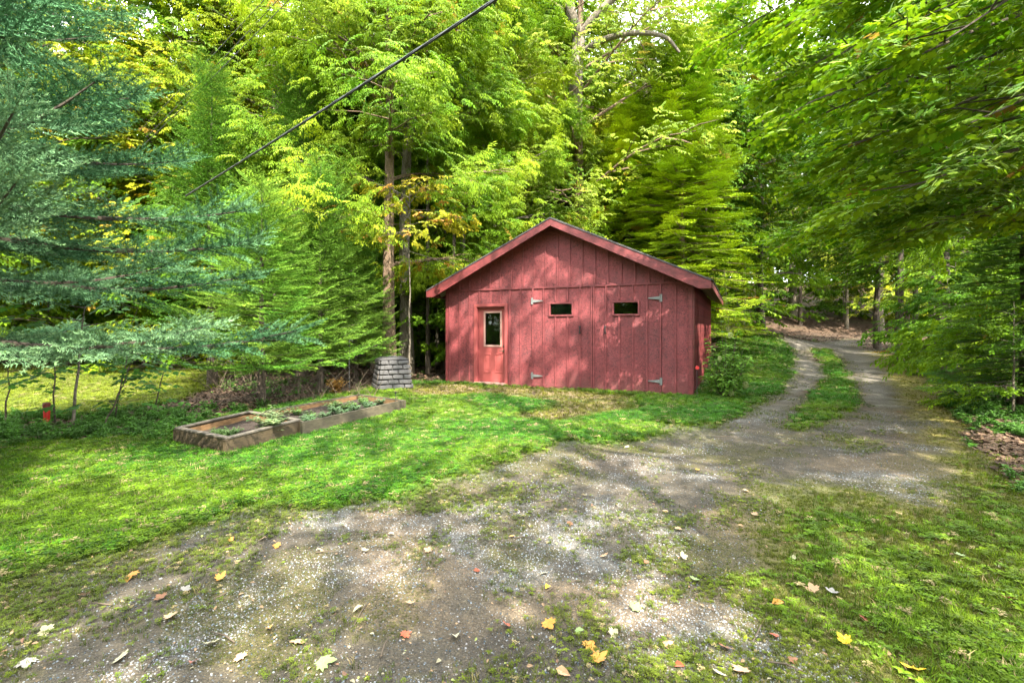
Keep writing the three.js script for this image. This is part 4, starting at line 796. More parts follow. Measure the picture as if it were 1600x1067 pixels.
const P = {
  shade: broadTree(16, { h: 21, clear: 4, r: 5.2, tr: 0.24, limbs: 26, sprigs: 2600, s: 1.1 }),
  shadeLow: broadTree(17, { h: 12, clear: 3.0, r: 3.8, tr: 0.12, limbs: 20, sprigs: 1300, s: 1.0 }),
  spray: broadTree(14, { h: 6.6, clear: 4.0, r: 2.1, tr: 0.035, limbs: 9, sprigs: 330, layered: 1, s: 0.9 }),
  thin: broadTree(15, { h: 20, clear: 10, r: 4.4, tr: 0.15, limbs: 18, sprigs: 800, s: 1.0 }),
  tallA: broadTree(1, { h: 21, clear: 3.6, r: 4.8, tr: 0.22, limbs: 32, sprigs: 7000, s: 0.82 }),
  tallB: broadTree(2, { h: 23, clear: 5.0, r: 5.4, tr: 0.26, limbs: 34, sprigs: 7400, s: 0.85 }),
  midA: broadTree(3, { h: 12, clear: 3.0, r: 3.6, tr: 0.12, limbs: 24, sprigs: 3900, s: 0.9 }),
  midB: broadTree(4, { h: 9, clear: 1.3, r: 3.0, tr: 0.085, limbs: 20, sprigs: 2300, layered: 0.6 }),
  under: broadTree(5, { h: 5, clear: 0.7, r: 2.2, tr: 0.04, limbs: 15, sprigs: 1000, layered: 1 }),
  far: broadTree(6, { h: 20, clear: 0.8, r: 5.4, tr: 0.2, limbs: 34, sprigs: 3600, s: 1.6 }),
  hedge: broadTree(12, { h: 8, clear: 0.4, r: 4.2, tr: 0.1, limbs: 22, sprigs: 2400, s: 1.5 }),
  bare: broadTree(7, { h: 20, clear: 9, r: 4.2, tr: 0.15, limbs: 18, sprigs: 1900, s: 1.3 }),
  hemlock: coniferTree(8, { h: 16, clear: 1.6, r: 3.3, tr: 0.17, step: 0.42, per: 5, droop: 0.32, s: 0.72, gap: 0.24, tipUp: -0.08, jitter: 0.55 }),
  spruceY: coniferTree(9, { h: 5.6, clear: 0.4, dead: 0.15, r: 1.75, tr: 0.075, step: 0.34, per: 6, droop: 0.12, s: 0.48, gap: 0.17, jitter: 0.45 }),
  spruceM: coniferTree(10, { h: 11, clear: 0.9, r: 2.3, tr: 0.13, step: 0.42, per: 6, droop: 0.25, s: 0.55, gap: 0.2, dead: 0.12, jitter: 0.35 }),
  blue: coniferTree(11, { wood: 0.018, h: 9.5, clear: 1.5, r: 4.4, tr: 0.15, step: 0.62, per: 6, droop: 0.24, s: 0.58, gap: 0.125, curve: 1.4, dead: 0.12, tipUp: 0.14, jitter: 0.55 }),
};
let seedN = 1;
function broad(label, kind, px, d, tint, sc = 1, o = {}) { const sp = o.sprig ?? 'broad'; return plantTree(o.name ?? 'broadleaf_tree', label, o.cat ?? 'tree', P[kind], o.pos ?? spot(px, d), o.turn ?? seedN * 1.7, Array.isArray(sc) ? sc : [sc, sc], SPRIG[sp], M.leafV, o.bark ?? M.barkGrey, TINT[tint], { seed: seedN++, group: o.group, spotty: o.spotty }); }
function coni(label, kind, px, d, tint, sc = 1, o = {}) { return plantTree(o.name ?? 'spruce_tree', label, 'tree', P[kind], o.pos ?? spot(px, d), o.turn ?? seedN * 1.3, Array.isArray(sc) ? sc : [sc, sc], SPRAY[o.spray ?? 'spruceFar'], M.needle, o.bark ?? M.barkDark, TINT[tint], { seed: seedN++, group: o.group }); }

// left: the big blue spruce whose boughs reach into view, and the young spruces
coni('large blue green spruce whose boughs reach in from the left edge', 'blue', -95, 5.3, 'blue', 1, { name: 'blue_spruce', spray: 'spruce', turn: 0.5, bark: M.barkSpruce });
coni('bushy green young spruce behind the near garden bed', 'spruceY', 408, 9.6, 'spruce', [1.0, 0.8], { spray: 'spruce', turn: 0.2 });
coni('slim yellow green young spruce behind the long garden bed', 'spruceY', 500, 11.6, 'spruce', [0.95, 0.98], { turn: 1.1 });
coni('low pale tipped young spruce left of the compost bin', 'spruceY', 556, 13.2, 'spruce', [0.8, 0.7], { turn: 2.1 });
coni('dark spruce at the back between the young spruces', 'spruceM', 330, 13.2, 'green', [0.9, 0.8], {});
coni('dark tall spruce behind the slim young spruce', 'spruceM', 470, 15.5, 'green', [1, 0.95], {});
coni('dark spruce beside the double trunk behind the compost bin', 'spruceM', 585, 17, 'green', [0.9, 0.8], {});

// middle: the pair of trunks and what stands round them
broad('tall ash with pale brown trunk behind the compost bin', 'tallA', 608, 14.6, 'ash', [0.9, 0.9], { sprig: 'ash', name: 'ash_tree', bark: M.barkBrown, turn: 0.4 });
broad('tall ash just right of the one behind the compost bin, with a greyer trunk', 'tallB', 634, 16.2, 'ash', [0.85, 0.9], { sprig: 'ash', name: 'ash_tree', turn: 2.2 });
broad('slim ash with bright drooping leaves above the shed roof', 'tallA', 760, 18.5, 'ash', [0.9, 0.85], { sprig: 'ash', name: 'ash_tree', turn: 3.9 });
broad('small tree with yellow and orange leaves in front of the ash trunks', 'spray', 640, 13.4, 'autumn', [0.9, 0.9], { name: 'understory_tree', turn: 0.9 });
broad('leafy green sapling left of the shed corner', 'under', 672, 17.5, 'maple', [0.9, 1.0], { name: 'understory_tree' });
broad('bushy young maple behind the left end of the shed roof', 'midB', 720, 19.5, 'maple', [0.9, 0.8], { name: 'maple_tree' });
broad('slender tree with dark trunk between the spruces and the ashes', 'midA', 548, 18.5, 'maple', [0.9, 1.05], { bark: M.barkDark });
broad('tall yellow leaved tree lit by the sun behind the blue spruce', 'tallA', 300, 19.5, 'yellow', [1.05, 0.85], { sprig: 'broad', turn: 1.0 });
broad('tall sunlit tree whose yellow crown shows above the blue spruce', 'tallB', -50, 16.5, 'yellow', [0.95, 0.8], { bark: M.barkDark });
broad('tall yellow tree at the far left edge beyond the blue spruce', 'tallA', -190, 18, 'yellow', [1, 0.85], {});
broad('tall yellow green tree at the upper left beyond the lawn', 'tallB', 120, 22.5, 'yellow', [1, 0.85], {});
broad('broad green tree above the young spruces', 'tallB', 430, 20, 'ash', [1, 0.9], { sprig: 'ash' });
broad('leafy tree with bright crown in the upper middle', 'tallA', 560, 22, 'yellow', [1.1, 1], {});
const oldMaple = broad('tall old maple with forked grey limbs above the shed', 'tallB', 905, 22, 'pale', [1.15, 1.1], { name: 'maple_tree', turn: 0.2, bark: M.barkBrown });
{ // its heavy forked limbs, one of them arching to the right
  oldMaple.updateMatrixWorld(true); const inv = oldMaple.matrixWorld.clone().invert(), base = at(898, 190, 22), fork = at(905, 60, 20.5);
  const limb = (pts, r0, r1) => { const c = new THREE.CatmullRomCurve3(pts), p = c.getPoints(14), g = tube(p, p.map((_, k) => lerp(r0, r1, k / 14)), 8); g.applyMatrix4(inv); part('limb', g, M.barkGrey, oldMaple); };
  limb([base, at(900, 120, 20.5), fork], 0.30, 0.26); limb([fork, at(893, 20, 20), at(880, -60, 20)], 0.24, 0.17); limb([fork, at(930, 25, 20), at(990, -30, 19.5)], 0.20, 0.12);
  limb([at(903, 92, 20.5), at(930, 68, 19.5), at(985, 52, 18.8), at(1040, 58, 18.6), at(1062, 82, 18.6)], 0.16, 0.05);
}
coni('feathery yellow green hemlock behind the shed ridge', 'hemlock', 985, 22, 'hemlock', [1.05, 0.75], { name: 'hemlock_tree', spray: 'hemlock' });
coni('large feathery hemlock with scaly trunk right of the shed ridge', 'hemlock', 1066, 20.5, 'hemlock', [1.1, 0.85], { name: 'hemlock_tree', spray: 'hemlock', bark: M.barkBrown });
coni('tall dark hemlock behind the right slope of the shed roof', 'hemlock', 915, 27, 'hemlock', [1.2, 1], { name: 'hemlock_tree', spray: 'hemlock' });
broad('green maple leaning over the shed eave', 'midA', 1105, 23.5, 'dark', [0.85, 1.15], { name: 'maple_tree' });
broad('broad maple with thick dark trunk beside the bend of the drive', 'tallA', 1190, 27, 'maple', [1, 0.9], { name: 'maple_tree', bark: M.barkDark });
broad('rounded ash crown rising just behind the shed ridge', 'midA', 868, 23.2, 'ash', [1.0, 1.05], { sprig: 'ash', name: 'ash_tree' });
broad('leafy maple crown right behind the peak of the shed', 'midA', 948, 23.8, 'yellow', [0.9, 1.0], { name: 'maple_tree' });
broad('tall pale green tree behind the ridge of the shed roof', 'tallB', 1010, 29, 'pale', [1.2, 1.2], {});
broad('pale tall tree with many thin stems at the back right', 'tallB', 1130, 32, 'pale', [1.1, 1.0], {});
broad('tall sunlit tree behind the bend of the drive', 'tallA', 1240, 36, 'pale', [1.3, 1.1], {});
// right of the drive
broad('leaning maple with dark trunk on the right side of the drive', 'midA', 1372, 22, 'dark', [1.1, 1.1], { name: 'maple_tree', bark: M.barkDark, sprig: 'maple' });
broad('dark maple right of the leaning trunk by the drive', 'midA', 1404, 20.5, 'maple', [1.05, 1.1], { name: 'maple_tree', bark: M.barkDark, sprig: 'maple' });
broad('tall maple deep in the shade on the right', 'tallA', 1480, 16, 'dark', [0.95, 0.9], { name: 'maple_tree', bark: M.barkDark, sprig: 'maple' });
broad('layered beech reaching over the right verge', 'midB', 1605, 10.5, 'maple', [0.85, 1.25], { name: 'beech_tree', bark: M.barkDark });
coni('low hemlock with flat green boughs at the right edge', 'hemlock', 1600, 9.4, 'green', [0.5, 0.36], { name: 'hemlock_tree', spray: 'hemlock' });
broad('low leafy beech sapling beside the right verge', 'under', 1545, 12.5, 'maple', [0.7, 0.55], { name: 'beech_tree', sprig: 'small' });
broad('low leafy shrub under the trees at the right edge', 'under', 1585, 8.6, 'maple', [0.6, 0.42], { name: 'understory_tree', sprig: 'small' });
// behind the left lawn
for (const [px, d, k, t, s, lab] of [[-160, 21, 'midA', 'maple', 1, 'leafy tree at the far left edge beyond the sunny lawn'], [-20, 22, 'midB', 'yellow', 1.1, 'bright low tree behind the left of the sunny lawn'], [75, 21, 'under', 'maple', 1.2, 'small bush like tree behind the red marker post'], [150, 23, 'midA', 'yellow', 1, 'yellow green tree in the middle behind the sunny lawn'], [225, 21.5, 'midB', 'maple', 1, 'layered green tree behind the right end of the sunny lawn'], [300, 20, 'under', 'yellow', 1.2, 'small sunlit tree at the right end of the sunny lawn'], [380, 17.5, 'midB', 'dark', 1, 'dark leafy tree behind the bushy young spruce']]) broad(lab, k, px, d, t, s, { name: 'understory_tree' });
// deeper rows that close the view: alike trunks and crowns
{
  const r = mulberry(640), row = [];
  for (const [d, n, a, b] of [[27, 8, -400, 900], [33, 12, -500, 1650], [41, 16, -500, 1900], [52, 20, -500, 1900]]) for (let k = 0; k < n; k++) { const q = [lerp(a, b, (k + 0.5 * r()) / n), d + gauss(r) * 2]; if (!(q[0] > 1190 && q[0] < 1370 && q[1] < 48)) row.push(q); }
  row.forEach(([px, d], k) => broad('tall leafy tree deep in the wood behind, one of many alike', 'far', px, d, ['maple', 'pale', 'yellow', 'ash'][k % 4], [0.95 + 0.3 * r(), 0.9 + 0.3 * r()], { group: 'leafy trees deep in the wood', name: 'forest_tree' }));
  for (let k = 0; k < 22; k++) { const px = lerp(440, 1480, (k + r()) / 22), d = 22 + 14 * r(); if (px > 1195 && px < 1350 && d < 30) continue; broad('slim bare trunk with a high crown among many in the wood', 'bare', px, d, k % 2 ? 'maple' : 'ash', [0.6 + 0.4 * r(), 0.8 + 0.3 * r()], { group: 'slim trunks in the wood', name: 'slim_tree', bark: k % 3 ? M.barkDark : M.barkGrey }); }
  for (let k = 0; k < 7; k++) { const px = lerp(1160, 1700, (k + r()) / 7), d = 33 + 8 * r(); broad('young sapling growing on the leafy bank beyond the drive', 'under', px, d, k % 2 ? 'maple' : 'dark', 0.8 + 0.5 * r(), { group: 'saplings on the leafy bank', name: 'sapling' }); }
  for (let k = 0; k < 5; k++) { const px = lerp(1450, 1640, (k + r()) / 5), d = 12 + 12 * r(); broad('young sapling in the shade right of the drive', 'under', px, d, k % 2 ? 'maple' : 'dark', 0.6 + 0.4 * r(), { group: 'saplings in the shade right of the drive', name: 'sapling' }); }
}
{ // low leafy trees that fill the wood's floor between the trunks
  const r = mulberry(650); for (const [d, n, a, b] of [[25, 9, -450, 820], [31, 10, -450, 1120], [40, 14, -450, 1800]]) for (let k = 0; k < n; k++) { const px = lerp(a, b, (k + 0.5 * r()) / n), dd = d + gauss(r) * 2; if (px > 1130 && px < 1430) continue; broad('low bushy tree filling the wood between the trunks, one of many alike', 'hedge', px, dd, ['dark', 'maple', 'ash'][k % 3], 0.7 + 0.4 * r(), { group: 'low bushy trees between the trunks', name: 'bushy_tree' }); }
  for (let k = 0; k < 7; k++) broad('low bushy tree at the top of the leafy bank, one of many alike', 'hedge', 1130 + 52 * k, 52 + 3 * r(), ['maple', 'dark'][k % 2], 1.1, { group: 'low bushy trees on top of the leafy bank', name: 'bushy_tree' });
  for (let k = 0; k < 7; k++) broad('slim bare trunk among those left of the shed', 'bare', 640 + 14 * k, 16 + 5 * r(), k % 2 ? 'maple' : 'ash', [0.45, 0.9], { group: 'slim trunks left of the shed', name: 'slim_tree', bark: k % 3 ? M.barkDark : M.barkGrey });
  for (let k = 0; k < 6; k++) broad('slim dark trunk in the row right of the drive', 'bare', 1408 + 24 * k, 17 + 4 * r(), k % 2 ? 'maple' : 'dark', [0.5 + 0.25 * r(), 0.9], { group: 'slim dark trunks right of the drive', name: 'slim_tree', bark: M.barkDark });
  for (let k = 0; k < 16; k++) { const a = lerp(2.4, 6.6, k / 15), R = 24 + 6 * r(); broad('leafy tree out of view beyond the garden, one of many alike', 'far', 0, 0, 'maple', 0.8 + 0.3 * r(), { pos: [R * Math.cos(a + Math.PI / 2) * -1, 0, 4 - R * Math.sin(a + Math.PI / 2)], group: 'trees out of view round the garden', name: 'garden_tree' }); }
}
for (const [x, z] of [[-9, 12], [-13, 9], [-17, 15], [-6, 16], [-21, 8], [1, 17], [-12, 18]]) broad('low bushy tree out of view across the garden', 'hedge', 0, 0, 'maple', 1, { pos: [x, 0, z], group: 'bushy trees out of view across the garden', name: 'bushy_tree' });
// behind the camera and to the right: the tall trees that shade the drive
for (const [x, z, s, k] of [[-9, 7, 0.8, 'shade'], [-3.2, 8.5, 0.85, 'shade'], [3.9, 5.2, 1.3, 'thin'], [0.8, 6.2, 1.05, 'shadeLow'], [8, 8, 0.95, 'shade'], [17, 4, 1, 'shade'], [-14, 2, 0.9, 'shade']]) broad('tall leafy tree standing out of view that shades the drive', k, 0, 0, 'maple', s, { pos: [x, 0, z], group: 'trees out of view that shade the drive', name: 'shade_tree' });

// the maple on the right whose long limbs hang into view
{
  const r = mulberry(720), base = _v(9.6, 0, -5.2), t = thing('maple_tree', 'large maple off the right edge with long leafy limbs hanging over the drive', 'tree', [base.x, 0, base.z]);
  const trunk = []; for (let k = 0; k <= 8; k++) trunk.push(_v(gauss(r) * 0.1, k * 1.5 - 0.2, gauss(r) * 0.1)); part('trunk', tube(trunk, trunk.map((_, k) => 0.27 * (1 - 0.09 * k)), 10), M.barkDark, t);
  const mats = [], cols = [], twigs = [];
  const limb = (y0, tip, n, sag) => {
    const a = _v(0, y0, 0), b = tip.clone().sub(base), pts = [], L = a.distanceTo(b);
    for (let k = 0; k <= 8; k++) { const u = k / 8, p = a.clone().lerp(b, u); p.y += sag * L * Math.sin(Math.PI * u) * 0.5; p.x += gauss(r) * 0.05; p.z += gauss(r) * 0.08; pts.push(p); }
    part('limb', tube(pts, pts.map((_, k) => 0.05 * (1 - 0.11 * k)), 6), M.barkDark, t);
    const fwd = b.clone().sub(a).setY(0).normalize(), side = _v(-fwd.z, 0, fwd.x);
    for (let q = 0; q < n; q++) {
      const u = 0.22 + 0.78 * q / n, f = u * 8, i = Math.min(7, Math.floor(f)), p = pts[i].clone().lerp(pts[i + 1], f - i), sg = q % 2 ? 1 : -1, sl = (0.5 + 1.0 * r()) * (1.25 - 0.75 * u);
      const e = p.clone().addScaledVector(side, sg * sl).addScaledVector(fwd, sl * 0.8); e.y += gauss(r) * 0.15 - 0.08 * sl;
      twigs.push(tube([p, p.clone().lerp(e, 0.5).add(_v(0, 0.04, 0)), e], [0.012, 0.008, 0.004], 3, false));
      for (let m = 0; m < 20; m++) { const c = p.clone().lerp(e, 0.15 + 0.9 * r()).add(_v(gauss(r) * 0.16, gauss(r) * 0.16, gauss(r) * 0.16)), ya = Math.atan2(e.z - p.z, e.x - p.x) + gauss(r) * 0.8; orient(mats, c, _v(Math.cos(ya), -0.25 + gauss(r) * 0.3, Math.sin(ya)), UP, 0.45 + 0.36 * r(), gauss(r) * 0.8); const w = r(), v = 0.8 + 0.4 * r(), cc = r() < 0.012 ? [0.30, 0.18, 0.03] : mix3([0.085, 0.22, 0.005], [0.26, 0.38, 0.008], w); cols.push(cc[0] * v, cc[1] * v, cc[2] * v); }
    }
  };
  for (const [y, px, py, d, n] of [[8.5, 1210, -60, 7.0, 30], [7.6, 1130, 60, 7.6, 30], [7.0, 1250, 40, 5.6, 26], [6.4, 1210, 130, 7.2, 30], [5.8, 1300, 150, 5.2, 24], [5.4, 1200, 215, 8.4, 28], [4.9, 1330, 230, 5.6, 24], [4.4, 1250, 290, 8.0, 28], [4.0, 1400, 300, 5.0, 20], [3.6, 1330, 350, 7.6, 26], [3.2, 1230, 370, 10.0, 28], [3.1, 1450, 350, 6.4, 20], [3.0, 1370, 375, 9.0, 24], [9.0, 1400, -120, 5.4, 26], [6.8, 1480, 60, 4.3, 20], [4.8, 1520, 190, 4.4, 18], [3.4, 1400, 260, 11, 28], [5.6, 1300, 80, 11, 28], [7.5, 1250, -20, 12, 28]]) limb(y, at(px, py, d), n, 0.12);
  const tw = part('twigs', merged(twigs), M.barkDark, t); tw.userData.kind = 'stuff';
  const fo = instanced('foliage', SPRIG.maple, M.leafV, mats, cols, t);
}
// left saplings along the edge of the trees
{
  const r = mulberry(740);
  for (const [px, py, tx, ty, lab] of [[8, 665, 12, 548, 'thin bare sapling at the far left edge'], [86, 662, 84, 520, 'thin dark sapling just right of the red marker post'], [112, 672, 132, 478, 'pale straight sapling, thickest in the row at the left'], [162, 668, 205, 560, 'thin sapling leaning right beyond the pale one'], [178, 655, 212, 480, 'thin forked sapling leaning right in the middle of the row'], [240, 645, 262, 540, 'short slanted sapling left of the near garden bed']]) {
    const [x, d] = G(px, py), top = at(tx, ty, d - 0.1), b = _v(x, terrain(x, d) - 0.03, -d), s = thing('sapling', lab, 'sapling', [b.x, b.y, b.z]);
    const end = top.sub(b), pts = []; for (let k = 0; k <= 6; k++) pts.push(end.clone().multiplyScalar(k / 6).add(_v(k && gauss(r) * 0.03, 0, k && gauss(r) * 0.03)));
    const rad = px === 112 ? 0.026 : 0.012 + 0.006 * r(); part('stem', tube(pts, pts.map((_, k) => rad * (1 - 0.12 * k)), 6), px === 112 ? M.barkGrey : M.barkDark, s);
    const mats = [], cols = [], tw = [];
    for (let k = 0; k < 7; k++) { const u = 0.3 + 0.7 * r(), p = end.clone().multiplyScalar(u), a = r() * 6.28, l = 0.25 + 0.4 * r(), e = p.clone().add(_v(Math.cos(a) * l, 0.15 * l, Math.sin(a) * l)); tw.push(tube([p, e], [rad * 0.4, 0.003], 3, false)); for (let m = 0; m < 2; m++) { orient(mats, p.clone().lerp(e, 0.5 + 0.5 * m), _v(Math.cos(a), -0.3, Math.sin(a)), UP, 0.65 + 0.4 * r(), gauss(r) * 0.4); const v = 0.8 + 0.5 * r(); cols.push(0.05 * v, 0.14 * v, 0.02 * v); } }
    part('twigs', merged(tw), M.barkDark, s).userData.kind = 'stuff';
    instanced('foliage', SPRIG.maple, M.leafV, mats, cols, s);
  }
}
// hydrangea at the shed corner
{
  const [x, d] = G(1132, 622), t = thing('hydrangea_bush', 'leafy green bush with pale round flower heads at the right corner of the shed', 'bush', [x + 0.05, terrain(x, d), -d]);
  const r = mulberry(760), leaves = new Tri(), stems = [];
  for (let s = 0; s < 46; s++) {
    const a = r() * 6.28, q = Math.sqrt(r()), tip = _v(Math.cos(a) * q * 0.46, 0.32 + 1.05 * r() * (1.1 - 0.5 * q), Math.sin(a) * q * 0.46), b = _v(tip.x * 0.25, 0, tip.z * 0.25); stems.push(tube([b, b.clone().lerp(tip, 0.6).add(_v(0, 0.05, 0)), tip], [0.008, 0.006, 0.004], 4, false));
    for (let k = 0; k < 19; k++) { const u = 0.25 + 0.75 * r(), p = b.clone().lerp(tip, u), g = a + gauss(r) * 1.6, up = 0.1 + 0.5 * r(), v = 0.8 + 0.4 * r(), c = mix3([0.12, 0.29, 0.02], [0.22, 0.38, 0.035], r()); leafShape(leaves, p, _v(Math.cos(g), up, Math.sin(g)), _v(-Math.cos(g) * up, 1, -Math.sin(g) * up), 0.11 + 0.06 * r(), 0.075 + 0.03 * r(), 0.12, 0.35, c.map((w) => w * v)); }
  }
  t.scale.set(1.1, 1.28, 1.1);
  part('stems', merged(stems), M.twig, t).userData.kind = 'stuff';
  part('leaves', leaves.geo(), M.leafV, t).userData.kind = 'stuff';
  const head = new Tri(); for (let k = 0; k < 120; k++) { const a = r() * 6.28, e = Math.asin(2 * r() - 1) , n = _v(Math.cos(a) * Math.cos(e), Math.sin(e), Math.sin(a) * Math.cos(e)), s = _v(-Math.sin(a), 0.2, Math.cos(a)).normalize(), u = new THREE.Vector3().crossVectors(n, s), c = n.clone().multiplyScalar(0.06 + 0.01 * r()), w = 0.014, v = 0.8 + 0.3 * r(), col = [0.42 * v, 0.46 * v, 0.2 * v]; const q = (i, j) => [c.x + s.x * i * w + u.x * j * w, c.y + s.y * i * w + u.y * j * w, c.z + s.z * i * w + u.z * j * w]; head.quad(q(-1, 0), q(0, -1), q(1, 0), q(0, 1), col); }
  const hg = head.geo();
  for (const [px, py, k, sc] of [[1165, 601, 0.25, 0.9], [1143, 614, 0.32, 0.75], [1142, 524, 0.05, 0.8], [1125, 560, 0.3, 0.6]]) { const p = at(px, py, d - k).sub(t.position); const h = part('flower_head', hg, M.leafV, t, [p.x / 1.1, p.y / 1.28, p.z / 1.1]); h.scale.setScalar(sc); }
}

// ------------------------------------------------------------------ leaf litter, ground cover and single fallen leaves
const litterLeaf = (seed, curl) => { const t = new Tri(), r = mulberry(seed); mapleLeaf(t, _v(-0.5 + 0.0, 0.05, 0), _v(1, 0.05, 0), _v(0.05, 1, 0.1), 1, curl, null); return t.geo(); };
const ovalLeaf = (() => { const t = new Tri(); leafShape(t, _v(-0.5, 0.04, 0), _v(1, 0.1, 0), _v(0, 1, 0), 1, 0.55, 0.25, 0.12, null); return t.geo(); })();
const LEAFG = [litterLeaf(1, 0.22), litterLeaf(2, -0.3), litterLeaf(3, 0.45), ovalLeaf];
{
  const r = mulberry(801), mats = [[], [], []], cols = [[], [], []];
  const add = (x, d, s, bright) => { const k = Math.floor(r() * 3), c = mix3([0.045, 0.026, 0.016], [0.17, 0.10, 0.055], r() * r() + bright); pushM(mats[k], x, ground(x, d) + 0.006 + 0.012 * r(), -d, gauss(r) * 0.5, r() * 6.28, gauss(r) * 0.5, s); cols[k].push(...c); };
  for (let k = 0; k < 110000; k++) { const d = 4 * Math.pow(40 / 4, r()), x = (r() * 2 - 1) * (1.15 * d), z = zones(x, d); if (z.wf < 0.5 + 0.3 * r()) continue; add(x, d, (0.04 + 0.035 * r()) * (1 + d * 0.025), 0.05); }
  mats.forEach((m, k) => { const o = instanced('leaf_litter', LEAFG[k], M.litter, m, cols[k]); o.userData.label = 'brown fallen leaves covering the forest floor'; o.userData.category = 'leaves'; o.userData.group = 'fallen leaves covering the forest floor'; });
  // low plants under the trees
  const gc = [rosette(811, 7, 0.075, 0.045, 0.9), leafyPlant(812, 0.16, 6, 0.06, 0.035, [[1, 1, 1], [0.85, 0.85, 0.85]])], gm = [[], []], gcol = [[], []];
  for (let k = 0; k < 42000; k++) {
    const d = 4.5 * Math.pow(26 / 4.5, r()), x = (r() * 2 - 1) * (1.15 * d), z = zones(x, d), n = fbm(x * 0.9 + 80, d * 0.9 + 3, 3);
    const leftStrip = x < -2.6 && d < 10 && z.wf > 0.4; if (z.wf < 0.4 || r() > sst(leftStrip ? 0.3 : x > 3 ? 0.36 : 0.45, leftStrip ? 0.5 : x > 3 ? 0.52 : 0.62, n) * (leftStrip ? 0.9 : x > 3 && d < 14 ? 0.95 : 0.45)) continue;
    if (x > -5 && x < -1.8 && d > 8 && r() < 0.8) continue; if (z.drive > -0.7 || Math.hypot(x + 7.6, d - 7.85) < 0.4) continue;
    const i = r() < 0.75 ? 0 : 1, v = 0.7 + 0.6 * r(); pushM(gm[i], x, ground(x, d), -d, 0, r() * 6.28, 0, 0.6 + 0.7 * r()); gcol[i].push(0.085 * v, 0.22 * v, 0.02 * v);
  }
  gm.forEach((m, k) => { const o = instanced('ground_cover', gc[k], M.leafV, m, gcol[k]); o.userData.label = ['low round leaved plants growing over the forest floor', 'low stemmed plants growing over the forest floor'][k]; o.userData.category = 'ground cover'; });
  // dead twigs and brush under the spruces
  const brush = [];
  for (let k = 0; k < 240; k++) { const px = 330 + 260 * r(), d = 9.9 + 4 * r(), p = spot(px, d), a = r() * 6.28, l = 0.3 + 0.6 * r(), b = _v(p[0], p[1], p[2]), e = b.clone().add(_v(Math.cos(a) * l * 0.7, 0.15 + l * r() * 0.9, Math.sin(a) * l * 0.7)); brush.push(tube([b, b.clone().lerp(e, 0.5).add(_v(gauss(r) * 0.05, 0.04, 0)), e], [0.007, 0.005, 0.002], 3, false)); }
  const bm = part('dead_brush', merged(brush), M.twig, scene); bm.userData.kind = 'stuff'; bm.userData.label = 'tangle of dead brown twigs under the young spruces'; bm.userData.category = 'brush';
}
